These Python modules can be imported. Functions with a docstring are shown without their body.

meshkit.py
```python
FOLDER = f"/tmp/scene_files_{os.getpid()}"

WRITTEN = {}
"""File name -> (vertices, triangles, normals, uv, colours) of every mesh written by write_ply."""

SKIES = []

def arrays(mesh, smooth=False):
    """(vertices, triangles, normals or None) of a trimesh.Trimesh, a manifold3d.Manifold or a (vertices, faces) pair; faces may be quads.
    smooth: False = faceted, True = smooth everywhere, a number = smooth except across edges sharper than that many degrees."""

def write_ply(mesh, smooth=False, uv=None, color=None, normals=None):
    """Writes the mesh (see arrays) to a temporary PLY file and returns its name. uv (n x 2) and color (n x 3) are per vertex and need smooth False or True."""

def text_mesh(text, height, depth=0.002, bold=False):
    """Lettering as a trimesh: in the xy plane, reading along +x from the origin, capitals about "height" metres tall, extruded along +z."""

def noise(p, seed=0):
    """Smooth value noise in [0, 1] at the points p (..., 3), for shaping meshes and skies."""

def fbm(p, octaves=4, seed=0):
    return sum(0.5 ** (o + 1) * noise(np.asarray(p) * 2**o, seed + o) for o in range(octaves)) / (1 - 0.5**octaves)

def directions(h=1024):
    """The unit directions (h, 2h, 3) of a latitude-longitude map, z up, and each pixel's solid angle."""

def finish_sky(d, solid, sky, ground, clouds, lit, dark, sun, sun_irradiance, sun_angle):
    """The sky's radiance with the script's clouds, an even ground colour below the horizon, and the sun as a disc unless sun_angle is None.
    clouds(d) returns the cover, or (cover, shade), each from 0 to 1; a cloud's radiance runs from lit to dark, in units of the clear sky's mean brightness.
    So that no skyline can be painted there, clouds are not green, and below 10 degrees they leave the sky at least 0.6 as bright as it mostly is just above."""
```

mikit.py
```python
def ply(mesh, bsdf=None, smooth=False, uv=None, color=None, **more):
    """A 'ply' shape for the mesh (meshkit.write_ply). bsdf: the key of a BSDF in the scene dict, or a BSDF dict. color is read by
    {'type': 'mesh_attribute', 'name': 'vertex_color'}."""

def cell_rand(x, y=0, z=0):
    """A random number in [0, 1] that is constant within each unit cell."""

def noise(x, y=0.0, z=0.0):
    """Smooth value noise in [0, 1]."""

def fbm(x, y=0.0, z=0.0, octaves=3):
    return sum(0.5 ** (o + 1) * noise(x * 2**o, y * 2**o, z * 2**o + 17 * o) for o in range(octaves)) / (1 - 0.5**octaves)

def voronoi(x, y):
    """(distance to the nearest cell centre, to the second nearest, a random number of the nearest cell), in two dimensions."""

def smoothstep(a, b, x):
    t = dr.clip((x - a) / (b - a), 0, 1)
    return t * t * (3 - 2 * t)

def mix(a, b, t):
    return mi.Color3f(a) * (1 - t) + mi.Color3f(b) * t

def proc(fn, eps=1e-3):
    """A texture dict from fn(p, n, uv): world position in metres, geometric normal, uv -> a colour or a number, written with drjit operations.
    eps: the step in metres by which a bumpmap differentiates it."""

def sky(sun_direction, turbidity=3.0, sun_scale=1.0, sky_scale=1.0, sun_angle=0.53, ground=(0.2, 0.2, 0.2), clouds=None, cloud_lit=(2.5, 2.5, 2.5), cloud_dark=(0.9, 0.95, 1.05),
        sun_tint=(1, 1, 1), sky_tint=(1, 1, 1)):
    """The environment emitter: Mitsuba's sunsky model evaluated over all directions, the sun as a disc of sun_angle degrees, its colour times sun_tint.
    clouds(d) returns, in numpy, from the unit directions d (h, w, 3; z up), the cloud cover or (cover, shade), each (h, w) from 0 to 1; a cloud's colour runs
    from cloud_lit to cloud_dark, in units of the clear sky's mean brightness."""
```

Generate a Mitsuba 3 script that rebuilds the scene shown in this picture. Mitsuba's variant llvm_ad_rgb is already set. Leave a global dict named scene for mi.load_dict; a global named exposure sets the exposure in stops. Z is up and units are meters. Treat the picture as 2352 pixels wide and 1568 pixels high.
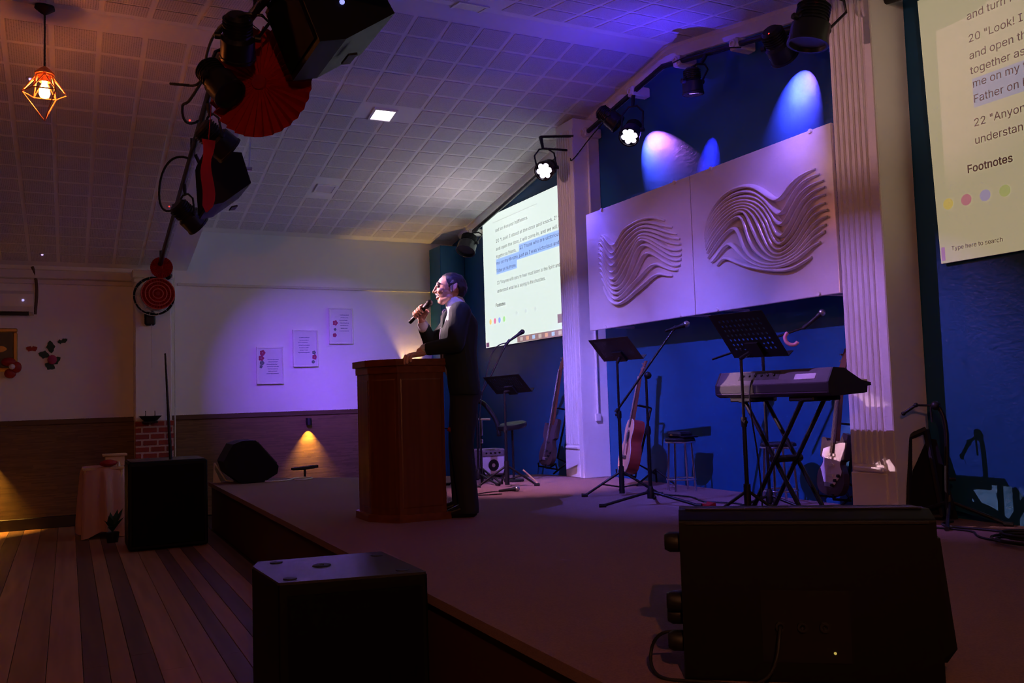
import math, numpy as np, trimesh, mitsuba as mi, mikit, meshkit
import manifold3d as m3
from manifold3d import Manifold, OpType
import drjit as dr
from shapely.geometry import Polygon, Point
from shapely.ops import unary_union
T = mi.ScalarTransform4f
V3 = lambda *a: np.array(a, float)

# ------------------------------------------------------------------ camera, lights, exposure
# z = 0 is the top of the stage; the hall floor lies 0.5 m below; x runs along the blue back wall, y towards it
exposure = 5.0
LK = 1.0/32          # every light is given in display units
YAW, PITCH, ROLL = 1.10442681, 0.06267063, -0.03096549
EYE = V3(0, 0, 0.83)
FW = V3(-math.sin(YAW)*math.cos(PITCH), math.cos(YAW)*math.cos(PITCH), math.sin(PITCH))
_r = V3(math.cos(YAW), math.sin(YAW), 0); _u = np.cross(_r, FW)
UP = -math.sin(ROLL)*_r + math.cos(ROLL)*_u
scene = {'type': 'scene',
         'camera': {'type': 'perspective', 'fov': 60.16, 'fov_axis': 'x', 'near_clip': 0.05, 'far_clip': 100.0,
                    'to_world': T().look_at(origin=EYE.tolist(), target=(EYE+FW).tolist(), up=UP.tolist())}}
labels = {}
def spot(name, pos, to, rgb, k, cut, beam=None):
    scene[name] = {'type': 'spot', 'to_world': T().look_at(origin=list(pos), target=list(to), up=[0.013, 0.02, 1]),
                   'intensity': {'type': 'rgb', 'value': [LK*k*c for c in rgb]}, 'cutoff_angle': cut, 'beam_width': beam if beam is not None else cut*0.6}
VIO, BLUE, PINK, WARM = (0.34, 0.13, 1.0), (0.10, 0.13, 1.0), (1.0, 0.50, 0.48), (1.0, 0.44, 0.10)
# cans behind the ceiling step over the stage edge: violet on the frames, the panels, the pillars and the back line
spot('light_frames', (-7.2, 1.38, 2.80), (-11.53, 3.08, 0.92), (24, 8.5, 100), 1.0, 19, 0.5)
spot('light_pink_wash', (-7.0, 1.38, 2.75), (-5.9, 4.58, 2.35), (1.9, 0.55, 0.38), 1.0, 40, 26)
spot('light_floor', (-6.9, 1.40, 2.75), (-7.2, 3.75, 0.0), (34, 16, 26), 1.0, 13, 8)
spot('light_pillar_left', (-5.35, 1.40, 3.35), (-7.72, 4.6, 0.55), (32, 21, 108), 1.0, 17, 6)
spot('light_pillar_right', (-5.20, 1.40, 3.38), (-4.0, 4.6, 0.8), (17, 8.5, 36), 1.0, 14.5, 8)
spot('light_back_line', (-5.25, 1.40, 3.36), (-5.7, 4.75, 0.2), (9, 8, 60), 1.0, 22, 9)
spot('light_panel_low', (-5.32, 1.40, 3.34), (-6.0, 4.58, 1.62), (7, 3.4, 19), 1.0, 15, 3)
spot('light_pink_left', (-7.0, 1.38, 2.75), (-7.78, 4.58, 2.65), (6, 3.2, 3.4), 1.0, 11, 6)
spot('light_pink_right', (-6.8, 1.38, 2.75), (-4.05, 4.58, 2.75), (14, 7, 7), 1.0, 9, 6)
spot('light_side', (-1.2, 3.3, 2.9), (-3.87, 4.75, 2.95), (2.2, 1.5, 1.2), 1.0, 14, 7)  # added unseen spot brightening the outer side of the right pillar
spot('light_face', (-7.35, 0.60, 2.60), (-5.98, 2.34, 1.57), (110, 66, 76), 1.0, 6.0, 4.5)
# weak unseen fill added from the side of the hall behind the camera
spot('light_fill', (0.75, 0.0, 2.1), (-6.0, 2.6, 0.4), (11, 3.8, 1.6), 1.0, 48, 25)
# added spot standing in for light the bright screen throws on the ceiling
spot('light_screen_bounce', (-9.7, 4.35, 2.35), (-9.3, 3.9, 3.6), (1.45, 1.15, 1.2), 1.0, 75, 5)
# cans on the rail over the panels, then an added ceiling glow
spot('light_panel_right', (-4.24, 4.16, 2.90), (-4.78, 4.62, 2.36), (0.95, 0.5, 3.4), 1.0, 36, 6)
spot('light_panel_left', (-7.60, 4.22, 2.98), (-7.10, 4.62, 2.30), (0.75, 0.5, 5.4), 1.0, 34, 6)
spot('light_rail_a', (-6.82, 4.7, 3.3), (-6.4, 5.25, 2.68), (9, 2.8, 17), 1.0, 36, 4)
spot('light_rail_b', (-5.74, 4.66, 3.24), (-5.9, 4.93, 2.7), (3.5, 0.7, 13), 1.0, 16, 4)
spot('light_rail_c', (-4.735, 4.715, 3.215), (-4.985, 5.415, 2.515), (11, 2.6, 20), 1.0, 38, 10)
spot('light_ridge', (-5.6, 4.45, 3.05), (-6.1, 3.9, 3.9), (0.25, 0.12, 3.5), 1.0, 80, 10)  # added unseen up-light for the violet glow on the ceiling, no can
# added unseen warm spot, as from further pendants, on hall floor and wall
spot('light_hall', (-6.6, -2.0, 2.45), (-10.2, 0.0, -0.3), (0.4, 0.12, 0.06), 1.0, 52, 30)
# ------------------------------------------------------------------ helpers
def key_for(k):
    if k not in scene and not any(s.startswith(k + '__') for s in scene): return k
    n = 1
    while f'{k}_{n:03d}' in scene or any(s.startswith(f'{k}_{n:03d}__') for s in scene): n += 1
    return f'{k}_{n:03d}'
def obj(name, mesh, bsdf, smooth=False, parent=None, **more):
    k = (parent + '__' if parent else '') + name
    if k in scene:
        n = 1
        while f'{k}_{n:03d}' in scene: n += 1
        k = f'{k}_{n:03d}'
    d = mikit.ply(mesh, bsdf, smooth) if not isinstance(mesh, dict) else dict(mesh)
    d.update(more)
    scene[k] = d
    return k
def L(k, label, cat=None, group=None, kind=None):
    d = {'label': label}
    if cat: d['category'] = cat
    if group: d['group'] = group
    if kind: d['kind'] = kind
    labels[k] = d
    return k
def struct(k, label=None):
    labels[k] = {'kind': 'structure'}
    if label: labels[k]['label'] = label
def mesh_of(man):
    m = man.to_mesh(); return trimesh.Trimesh(np.array(m.vert_properties[:, :3]), np.array(m.tri_verts), process=False)
def cat(*ms): return trimesh.util.concatenate([m for m in ms])
def box(x0, x1, y0, y1, z0, z1):
    b = trimesh.creation.box((abs(x1-x0), abs(y1-y0), abs(z1-z0))); b.apply_translation(((x0+x1)/2, (y0+y1)/2, (z0+z1)/2)); return b
def cbox(x0, x1, y0, y1, z0, z1, c=0.01):
    """chamfered box"""
    p = []
    for sx in (0, 1):
        for sy in (0, 1):
            for sz in (0, 1):
                X, Y, Z = (x0, x1)[sx], (y0, y1)[sy], (z0, z1)[sz]
                dx, dy, dz = (c, -c)[sx], (c, -c)[sy], (c, -c)[sz]
                p += [(X, Y+dy, Z+dz), (X+dx, Y, Z+dz), (X+dx, Y+dy, Z)]
    return trimesh.convex.convex_hull(np.array(p))
def hull(pts): return trimesh.convex.convex_hull(np.array(pts, float))
def frame(d):
    d = np.asarray(d, float); d = d/np.linalg.norm(d)
    a = V3(0, 0, 1) if abs(d[2]) < 0.9 else V3(1, 0, 0)
    x = np.cross(a, d); x /= np.linalg.norm(x)
    return x, np.cross(d, x), d
def rings(pts, prof):
    """tube through pts; prof(i) -> (n,2) ring in the local frame, parallel transported; capped"""
    pts = np.asarray(pts, float); n = len(pts)
    t = np.gradient(pts, axis=0); t /= np.linalg.norm(t, axis=1)[:, None] + 1e-12
    x, y, _ = frame(t[0]); vs = []
    for i in range(n):
        x = x - t[i]*(x@t[i]); x /= np.linalg.norm(x); y = np.cross(t[i], x)
        r = prof(i); vs.append(pts[i] + r[:, :1]*x + r[:, 1:]*y)
    m = len(vs[0]); v = np.vstack(vs + [pts[:1], pts[-1:]]); f = []
    for i in range(n-1):
        for j in range(m):
            a, b = i*m+j, i*m+(j+1) % m
            f += [(a, b, b+m), (a, b+m, a+m)]
    for j in range(m):
        f += [(n*m, (j+1) % m, j), (n*m+1, (n-1)*m+j, (n-1)*m+(j+1) % m)]
    return trimesh.Trimesh(v, f, process=False)
def circ(r, m=10):
    a = np.arange(m)*2*math.pi/m; return np.stack([np.cos(a)*r, np.sin(a)*r], 1)
def tube(pts, r, m=10):
    rr = r if np.ndim(r) else [r]*len(pts)
    return rings(pts, lambda i: circ(rr[i], m))
def rod(a, b, r0, r1=None, m=12): return tube([a, b], [r0, r0 if r1 is None else r1], m)
def spline(pts, n=24):
    from scipy.interpolate import CubicSpline
    p = np.asarray(pts, float); s = np.r_[0, np.cumsum(np.linalg.norm(np.diff(p, axis=0), axis=1)**0.7)]
    return CubicSpline(s, p)(np.linspace(0, s[-1], n))
def lathe(prof, o, d, m=24):
    """prof: [(radius, along)] revolved about d from o"""
    x, y, d = frame(d); o = np.asarray(o, float); a = np.arange(m)*2*math.pi/m; v = []
    for r, h in prof: v.append(o + d*h + np.cos(a)[:, None]*x*max(r, 1e-4) + np.sin(a)[:, None]*y*max(r, 1e-4))
    v = np.vstack(v); f = []
    for i in range(len(prof)-1):
        for j in range(m):
            p, q = i*m+j, i*m+(j+1) % m
            f += [(p, q, q+m), (p, q+m, p+m)]
    return trimesh.Trimesh(v, f, process=False)
def prism(poly, h, to=None):
    """poly (n,2) or shapely polygon extruded by h along +z, then placed by a 4x4"""
    p = poly if hasattr(poly, 'exterior') else Polygon(poly)
    e = trimesh.creation.extrude_polygon(p, h, engine='earcut')
    if to is not None: e.apply_transform(to)
    return e
def mat4(o, x, y, z):
    m = np.eye(4); m[:3, 0], m[:3, 1], m[:3, 2], m[:3, 3] = x, y, z, o; return m
def ball(c, r, n=2): 
    s = trimesh.creation.icosphere(subdivisions=n, radius=1.0); s.apply_scale(r if np.ndim(r) else [r]*3); s.apply_translation(c); return s
def ring(c, nrm, R, r, m=28, k=8):
    x, y, d = frame(nrm); a = np.arange(m)*2*math.pi/m; v = []
    for t in a:
        e = np.cos(t)*x+np.sin(t)*y
        for s in np.arange(k)*2*math.pi/k: v.append(np.asarray(c)+e*(R+r*math.cos(s))+d*r*math.sin(s))
    f = []
    for i in range(m):
        for j in range(k):
            p, q = i*k+j, i*k+(j+1) % k; p2, q2 = (i+1) % m*k+j, (i+1) % m*k+(j+1) % k
            f += [(p, p2, q2), (p, q2, q)]
    return trimesh.Trimesh(v, f, process=False)
# manifold bones
def msph(c, r, seg=20):
    s = Manifold.sphere(1.0, seg); rr = [r]*3 if not np.ndim(r) else list(r)
    return s.scale(rr).translate([float(t) for t in c])
def bone(*cr): return Manifold.batch_hull([msph(c, r) for c, r in cr])
def union(l): return Manifold.batch_boolean(l, OpType.Add)
def soft(man, edge=0.012, it=12):
    m = mesh_of(man.refine_to_length(edge)); m.merge_vertices()
    if it: trimesh.smoothing.filter_taubin(m, lamb=0.5, nu=0.52, iterations=it)
    return m

# ------------------------------------------------------------------ materials
def rgb(v): return {'type': 'rgb', 'value': list(v)}
def mat(name, col, rough=0.5, metal=0.0, spec=0.4, **k):
    d = {'type': 'principled', 'base_color': col if isinstance(col, dict) else rgb(col), 'roughness': rough, 'metallic': metal, 'specular': spec}
    d.update(k); scene['mat_' + name] = {'type': 'twosided', 'bsdf': d}; return 'mat_' + name
def emit(r, k=1.0, w=1.0): return {'type': 'area', 'radiance': rgb([LK*k*c for c in r]), 'sampling_weight': w}
M = {}
M['white'] = mat('white', (0.74, 0.72, 0.70), 0.55)
M['whitegloss'] = mat('whitegloss', (0.74, 0.70, 0.70), 0.22, spec=0.5)
M['offwhite'] = mat('offwhite', (0.62, 0.58, 0.54), 0.5)
M['ceil'] = mat('ceil', (0.80, 0.78, 0.78), 0.8, spec=0.1)
def _perf(p, n, uv):
    a = dr.abs(dr.sin(p.x*210.0)); b = dr.abs(dr.sin(p.y*210.0))
    hole = mikit.smoothstep(0.55, 0.95, a*b)
    return mikit.mix((0.66, 0.63, 0.64), (0.30, 0.285, 0.29), hole)
M['tile'] = mat('tile', mikit.proc(_perf), 0.85, spec=0.1)
def _bluewall(p, n, uv):
    t = mikit.fbm(p.x*3, p.z*3, p.y*3, 3)
    g = mikit.smoothstep(0.80, 0.95, mikit.noise(p.x*55, p.z*55, p.y*55))
    return mikit.mix(mikit.mix((0.009, 0.085, 0.20), (0.012, 0.105, 0.235), t), (0.03, 0.14, 0.28), g)
def _bluebump(p, n, uv): return 0.0035*mikit.fbm(p.x*45, p.z*45, p.y*45, 2)
scene['mat_bluewall'] = {'type': 'twosided', 'bsdf': {'type': 'bumpmap', 'scale': 1.0, 'arbitrary': mikit.proc(_bluebump, 2e-3),
    'bsdf': {'type': 'principled', 'base_color': mikit.proc(_bluewall), 'roughness': 0.45, 'specular': 0.4}}}
M['blue'] = 'mat_bluewall'
def _stone(p, n, uv):
    row = dr.floor(p.z/0.014 + 0.25*mikit.noise(p.y*1.5, 3.0))
    r = mikit.cell_rand(row, dr.floor(p.y/0.22 + mikit.cell_rand(row, 7)*5))
    return mikit.mix((0.13, 0.075, 0.035), (0.22, 0.13, 0.06), r*0.7 + 0.3*mikit.noise(p.y*20, p.z*90))
def _stonebump(p, n, uv):
    z = p.z/0.014 + 0.25*mikit.noise(p.y*1.5, 3.0); row = dr.floor(z)
    r = mikit.cell_rand(row, dr.floor(p.y/0.22 + mikit.cell_rand(row, 7)*5))
    fr = z - row
    return 0.004*r*mikit.smoothstep(0.0, 0.2, fr)*mikit.smoothstep(1.0, 0.8, fr)
scene['mat_stone'] = {'type': 'twosided', 'bsdf': {'type': 'bumpmap', 'scale': 1.0, 'arbitrary': mikit.proc(_stonebump, 1e-3),
    'bsdf': {'type': 'principled', 'base_color': mikit.proc(_stone), 'roughness': 0.7, 'specular': 0.3}}}
M['stone'] = 'mat_stone'
def _carpet(p, n, uv):
    return mikit.mix((0.14, 0.082, 0.078), (0.215, 0.132, 0.128), 0.55*mikit.noise(p.x*220, p.y*220, p.z*220) + 0.45*mikit.fbm(p.x*1.3, p.y*1.3, 0.5, 3))
M['carpet'] = mat('carpet', mikit.proc(_carpet), 0.95, spec=0.05, sheen=0.3)
def wood(c0, c1, axis):
    def fn(p, n, uv):
        u, v, w = (p.x, p.y, p.z) if axis == 0 else (p.z, p.x, p.y)
        g = mikit.fbm(u*1.4, v*24, w*24, 3)
        return mikit.mix(c0, c1, g)
    return mikit.proc(fn)
M['plank_a'] = mat('plank_a', wood((0.20, 0.10, 0.055), (0.30, 0.155, 0.085), 0), 0.45)
M['plank_b'] = mat('plank_b', wood((0.085, 0.045, 0.035), (0.13, 0.068, 0.05), 0), 0.45)
M['plank_c'] = mat('plank_c', wood((0.24, 0.12, 0.075), (0.36, 0.19, 0.12), 0), 0.45)
M['podium'] = mat('podium', wood((0.085, 0.017, 0.006), (0.18, 0.048, 0.016), 2), 0.32, clearcoat=0.6, clearcoat_gloss=0.8)
M['podium_trim'] = mat('podium_trim', wood((0.12, 0.026, 0.010), (0.21, 0.055, 0.020), 0), 0.3, clearcoat=0.6, clearcoat_gloss=0.8)
M['brown'] = mat('brown', (0.09, 0.045, 0.022), 0.5)
M['skirt'] = mat('skirt', (0.03, 0.018, 0.014), 0.5)
M['riser'] = mat('riser', (0.05, 0.018, 0.012), 0.7)
M['black'] = mat('black', (0.008, 0.008, 0.009), 0.5)
M['blackmetal'] = mat('blackmetal', (0.008, 0.008, 0.010), 0.35, spec=0.4)
M['blackmatte'] = mat('blackmatte', (0.010, 0.010, 0.011), 0.85, spec=0.15)
M['speaker'] = mat('speaker', (0.0035, 0.0035, 0.0038), 0.55, spec=0.18)
M['speakertop'] = mat('speakertop', (0.012, 0.012, 0.014), 0.33, spec=0.9)
M['grille'] = mat('grille', (0.003, 0.003, 0.003), 0.7, spec=0.1)
M['chrome'] = mat('chrome', (0.80, 0.80, 0.82), 0.12, 1.0)
M['steel'] = mat('steel', (0.50, 0.50, 0.52), 0.35, 1.0)
M['redpaper'] = mat('redpaper', (0.34, 0.010, 0.006), 0.65, spec=0.2)
M['redpale'] = mat('redpale', (0.46, 0.075, 0.055), 0.65, spec=0.2)
M['red'] = mat('red', (0.28, 0.010, 0.009), 0.5)
M['copper'] = mat('copper', (0.62, 0.27, 0.12), 0.4, 0.6)
M['brick'] = mat('brick', (0.30, 0.045, 0.03), 0.8)
M['brick2'] = mat('brick2', (0.24, 0.04, 0.03), 0.8)
M['mortar'] = mat('mortar', (0.52, 0.38, 0.35), 0.85)
M['cloth'] = mat('cloth', (0.52, 0.30, 0.26), 0.85, spec=0.1)
M['ltwood'] = mat('ltwood', (0.55, 0.38, 0.20), 0.5)
M['green'] = mat('green', (0.012, 0.05, 0.03), 0.6)
M['gold'] = mat('gold', (0.40, 0.23, 0.06), 0.4, 0.5)
M['picture'] = mat('picture', (0.012, 0.014, 0.02), 0.35)
M['skin'] = mat('skin', (0.60, 0.34, 0.26), 0.45)
M['lip'] = mat('lip', (0.36, 0.09, 0.08), 0.4)
M['teeth'] = mat('teeth', (0.70, 0.66, 0.60), 0.3)
M['hair'] = mat('hair', (0.022, 0.020, 0.022), 0.55)
M['greyhair'] = mat('greyhair', (0.22, 0.21, 0.22), 0.6)
M['suit'] = mat('suit', (0.020, 0.032, 0.033), 0.75, spec=0.2, sheen=0.25)
M['trousers'] = mat('trousers', (0.030, 0.032, 0.036), 0.75, spec=0.2)
M['shirt'] = mat('shirt', (0.62, 0.66, 0.72), 0.7, spec=0.2)
M['tie'] = mat('tie', (0.18, 0.17, 0.25), 0.6)
M['shoe'] = mat('shoe', (0.012, 0.010, 0.010), 0.25, spec=0.5)
M['guitartop'] = mat('guitartop', wood((0.66, 0.36, 0.18), (0.74, 0.43, 0.23), 2), 0.3, clearcoat=0.5)
M['guitarside'] = mat('guitarside', (0.22, 0.03, 0.02), 0.25, clearcoat=0.7)
M['guitarneck'] = mat('guitarneck', (0.16, 0.06, 0.035), 0.4)
M['fret'] = mat('fret', (0.05, 0.025, 0.018), 0.5)
M['bassbody'] = mat('bassbody', (0.035, 0.02, 0.016), 0.28, clearcoat=0.7)
M['pearl'] = mat('pearl', (0.66, 0.58, 0.62), 0.3)
M['kbtop'] = mat('kbtop', (0.06, 0.045, 0.07), 0.42, spec=0.5)
M['kbdark'] = mat('kbdark', (0.025, 0.022, 0.028), 0.4)
M['plate'] = mat('plate', (0.62, 0.58, 0.68), 0.4)
M['keys'] = mat('keys', (0.70, 0.68, 0.64), 0.3)
M['wire'] = mat('wire', (0.012, 0.012, 0.013), 0.6)
M['pink'] = mat('pink', (0.70, 0.30, 0.32), 0.5)
M['paper'] = mat('paper', (0.66, 0.64, 0.66), 0.7)
M['ink'] = mat('ink', (0.20, 0.19, 0.30), 0.7)
M['flower'] = mat('flower', (0.36, 0.04, 0.12), 0.7)
M['leaf'] = mat('leaf', (0.12, 0.16, 0.16), 0.7)
M['amber'] = mat('amber', (0.60, 0.24, 0.03), 0.5)
M['acplastic'] = mat('acplastic', (0.62, 0.58, 0.56), 0.3)
M['screenink'] = mat('screenink', (0.10, 0.09, 0.10), 0.9, spec=0.0)
M['screeninkred'] = mat('screeninkred', (0.20, 0.075, 0.06), 0.9, spec=0.0)
M['screenwhite'] = mat('screenwhite', (0.6, 0.6, 0.6), 0.9, spec=0.0)
M['amp'] = mat('amp', (0.20, 0.15, 0.17), 0.7)

# ------------------------------------------------------------------ setting
RX, RZ, SL = -6.26, 3.93, 0.173            # ridge of the gable, its height, the slope
WX, WY, EY, FZ = -11.53, 4.9, 1.32, -0.5   # side wall, blue wall, ceiling step, hall floor
XR = 0.9
def cz(x, off=0.0): return RZ - SL*abs(x-RX) + off
def sheet(y0, y1, off, th, x0=WX, x1=XR):
    P = []
    for x in (x0, RX, x1): P += [(x, cz(x, off)), (x, cz(x, off)+th)]
    a = hull([(x, y, z) for (x, z) in P[:4] for y in (y0, y1)]); b = hull([(x, y, z) for (x, z) in P[2:] for y in (y0, y1)])
    return cat(a, b)
obj('ceiling', sheet(EY, WY, 0, 0.08), M['ceil'])
struct('ceiling', 'gabled tiled ceiling above the stage')
obj('ceiling_hall', sheet(-4.2, EY, -0.5, 0.58), M['ceil'])
struct('ceiling_hall', 'lower gabled tiled ceiling above the hall floor')
# ceiling tiles, one by one: 0.29 m pitch, 4 mm proud of the sheet
PT = 0.29
def tile_mesh(sl):
    h = (PT-0.034)/2; t = 0.004
    b = cbox(-h, h, -h, h, -t, 0.0, 0.002)
    b.vertices[:, 2] += sl*b.vertices[:, 0]
    return b
TL, TR = mikit.ply(tile_mesh(SL), M['tile']), mikit.ply(tile_mesh(-SL), M['tile'])
skip = [(-8.09, 2.74), (-9.93, 2.65), (-6.23, 2.84)]
def tiles(parent, y0, ny, off, xa, xb, most, skipy=()):
    pos = []
    k = 0
    xs = []
    x = RX - 0.625 - PT*20
    while x < xb:
        if x > xa and abs(x-RX) > PT*0.5: xs.append(x)
        x += PT
    for x in xs:
        for j in range(ny):
            y = y0 + (j+0.5)*PT
            if any(abs(x-a) < 0.22 and abs(y-b) < 0.2 for a, b in skipy): continue
            pos.append((x, y))
    pos.sort(key=lambda q: q[0]**2+q[1]**2)
    rest = []
    for i, (x, y) in enumerate(pos):
        z = cz(x, off)
        if i < most:
            obj('tile', {**(TL if x < RX else TR), 'to_world': T().translate([x, y, z-0.0005])}, None, parent=parent)
        else:
            m = tile_mesh(SL if x < RX else -SL); m.apply_translation((x, y, z-0.0005)); rest.append(m)
    if rest:
        k = obj('far_tiles', cat(*rest), M['tile'], parent=parent); labels[k] = {'kind': 'stuff'}
tiles('ceiling', 1.33, 12, 0, WX+0.16, -2.6, 300, skip)
tiles('ceiling_hall', -1.55, 9, -0.5, WX+0.16, -3.6, 300, [])
# side wall (white above, ledge stone below), cornice and trims
obj('wall_left', cat(box(WX-0.1, WX, -4.2, WY, 0.70, 3.3), box(WX-0.1, WX-0.03, -4.2, WY, FZ, 0.70)), M['white']); struct('wall_left', 'white side wall above a stone wainscot')
obj('wainscot', box(WX-0.03, WX+0.01, -4.2, WY, FZ, 0.675), M['stone'], parent='wall_left'); labels['wall_left__wainscot'] = {'label': 'thin ledge stone wainscot below the white wall'}
obj('trim_1', cbox(WX, WX+0.03, -4.2, WY, 0.675, 0.735, 0.006), M['brown']); struct('trim_1', 'brown chair rail between the stone and the white wall')
obj('trim_2', cat(cbox(WX, WX+0.025, 1.2, 4.54, 2.325, 2.36, 0.006)), M['offwhite']); struct('trim_2', 'thin ledge across the white wall over the stage')
obj('trim_3', cat(cbox(WX, WX+0.05, -4.2, 0.70, 2.36, 2.47, 0.012), cbox(WX, WX+0.025, -4.2, 0.70, 2.30, 2.36, 0.008)), M['offwhite']); struct('trim_3', 'cornice under the hall ceiling')
obj('baseboard_left', cbox(WX, WX+0.03, -4.2, 1.2, FZ, FZ+0.13, 0.006), M['skirt']); struct('baseboard_left')
# blue back wall with its boxed-in corner
P = [(WX-0.1, FZ), (XR, FZ), (XR, cz(XR)+0.03), (RX, cz(RX)+0.03), (WX-0.1, cz(WX-0.1)+0.03)]
obj('wall_back', prism(P, 0.12, mat4(V3(0, WY+0.12, 0), V3(1, 0, 0), V3(0, 0, 1), V3(0, -1, 0))), M['blue']); struct('wall_back', 'dark blue textured wall behind the stage')
obj('corner_casing', cbox(WX, -11.12, 4.54, WY, FZ, 2.93, 0.01), M['blue']); struct('corner_casing', 'blue boxed in corner beside the blue wall')
# crown moulding along the gable
cr = []
for (xa, xb) in ((WX+0.42, RX), (RX, XR)):
    cr.append(hull([(x, y, cz(x)+dz) for x in (xa, xb) for (y, dz) in ((WY, 0), (WY-0.09, 0), (WY-0.09, -0.03), (WY-0.03, -0.10), (WY, -0.10))]))
obj('trim_4', cat(*cr), M['white']); struct('trim_4', 'white crown moulding along the gable of the blue wall')
# stage
SP = [(-10.28, 1.38), (XR, 1.38), (XR, WY), (-7.6, WY), (-7.95, 4.62), (-8.35, 4.50), (-8.72, 3.94), (-9.63, 2.77), (-10.2, 2.13)]
obj('stage_platform', prism(SP, 0.04, mat4(V3(0, 0, -0.04), V3(1, 0, 0), V3(0, 1, 0), V3(0, 0, 1))), M['carpet']); struct('stage_platform', 'carpeted stage platform')
obj('riser', prism(Polygon(SP).buffer(-0.03, join_style=2), 0.46, mat4(V3(0, 0, -0.5), V3(1, 0, 0), V3(0, 1, 0), V3(0, 0, 1))), M['riser'], parent='stage_platform')
labels['stage_platform__riser'] = {'label': 'dark riser of the stage'}
# hall floor of long boards in two tones, along x
obj('floor', box(WX-0.1, XR, -4.2, WY, FZ-0.12, FZ-0.012), M['skirt']); struct('floor', 'hall floor of long boards in light and dark stripes')
widths = [('c', .24), ('a', .20), ('c', .22), ('b', .13), ('a', .14), ('b', .17), ('a', .16), ('c', .18), ('b', .13), ('a', .12), ('b', .15), ('c', .17), ('a', .17), ('c', .17),
          ('b', .12), ('a', .11), ('b', .12), ('c', .16), ('a', .15), ('b', .11), ('a', .11), ('b', .12), ('c', .15), ('b', .16)]
tot = sum(w for _, w in widths); y = 1.38
ys = []
for t, w in reversed(widths): ys.append((t, y-w, y)); y -= w
for i, (t, y0, y1) in enumerate(ys):
    cuts = [WX, -8.6+0.7*((i*37) % 5)/5, -5.3+0.9*((i*53) % 7)/7, -2.2+0.8*((i*29) % 6)/6, XR]
    for a, b in zip(cuts[:-1], cuts[1:]):
        obj('plank', cbox(a+0.001, b-0.001, y0+0.0015, y1-0.0015, FZ-0.014, FZ, 0.0012), M['plank_'+t], parent='floor')
obj('far_floor', box(WX, XR, -4.2, y, FZ-0.013, FZ-0.001), M['plank_a'], parent='floor')
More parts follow.
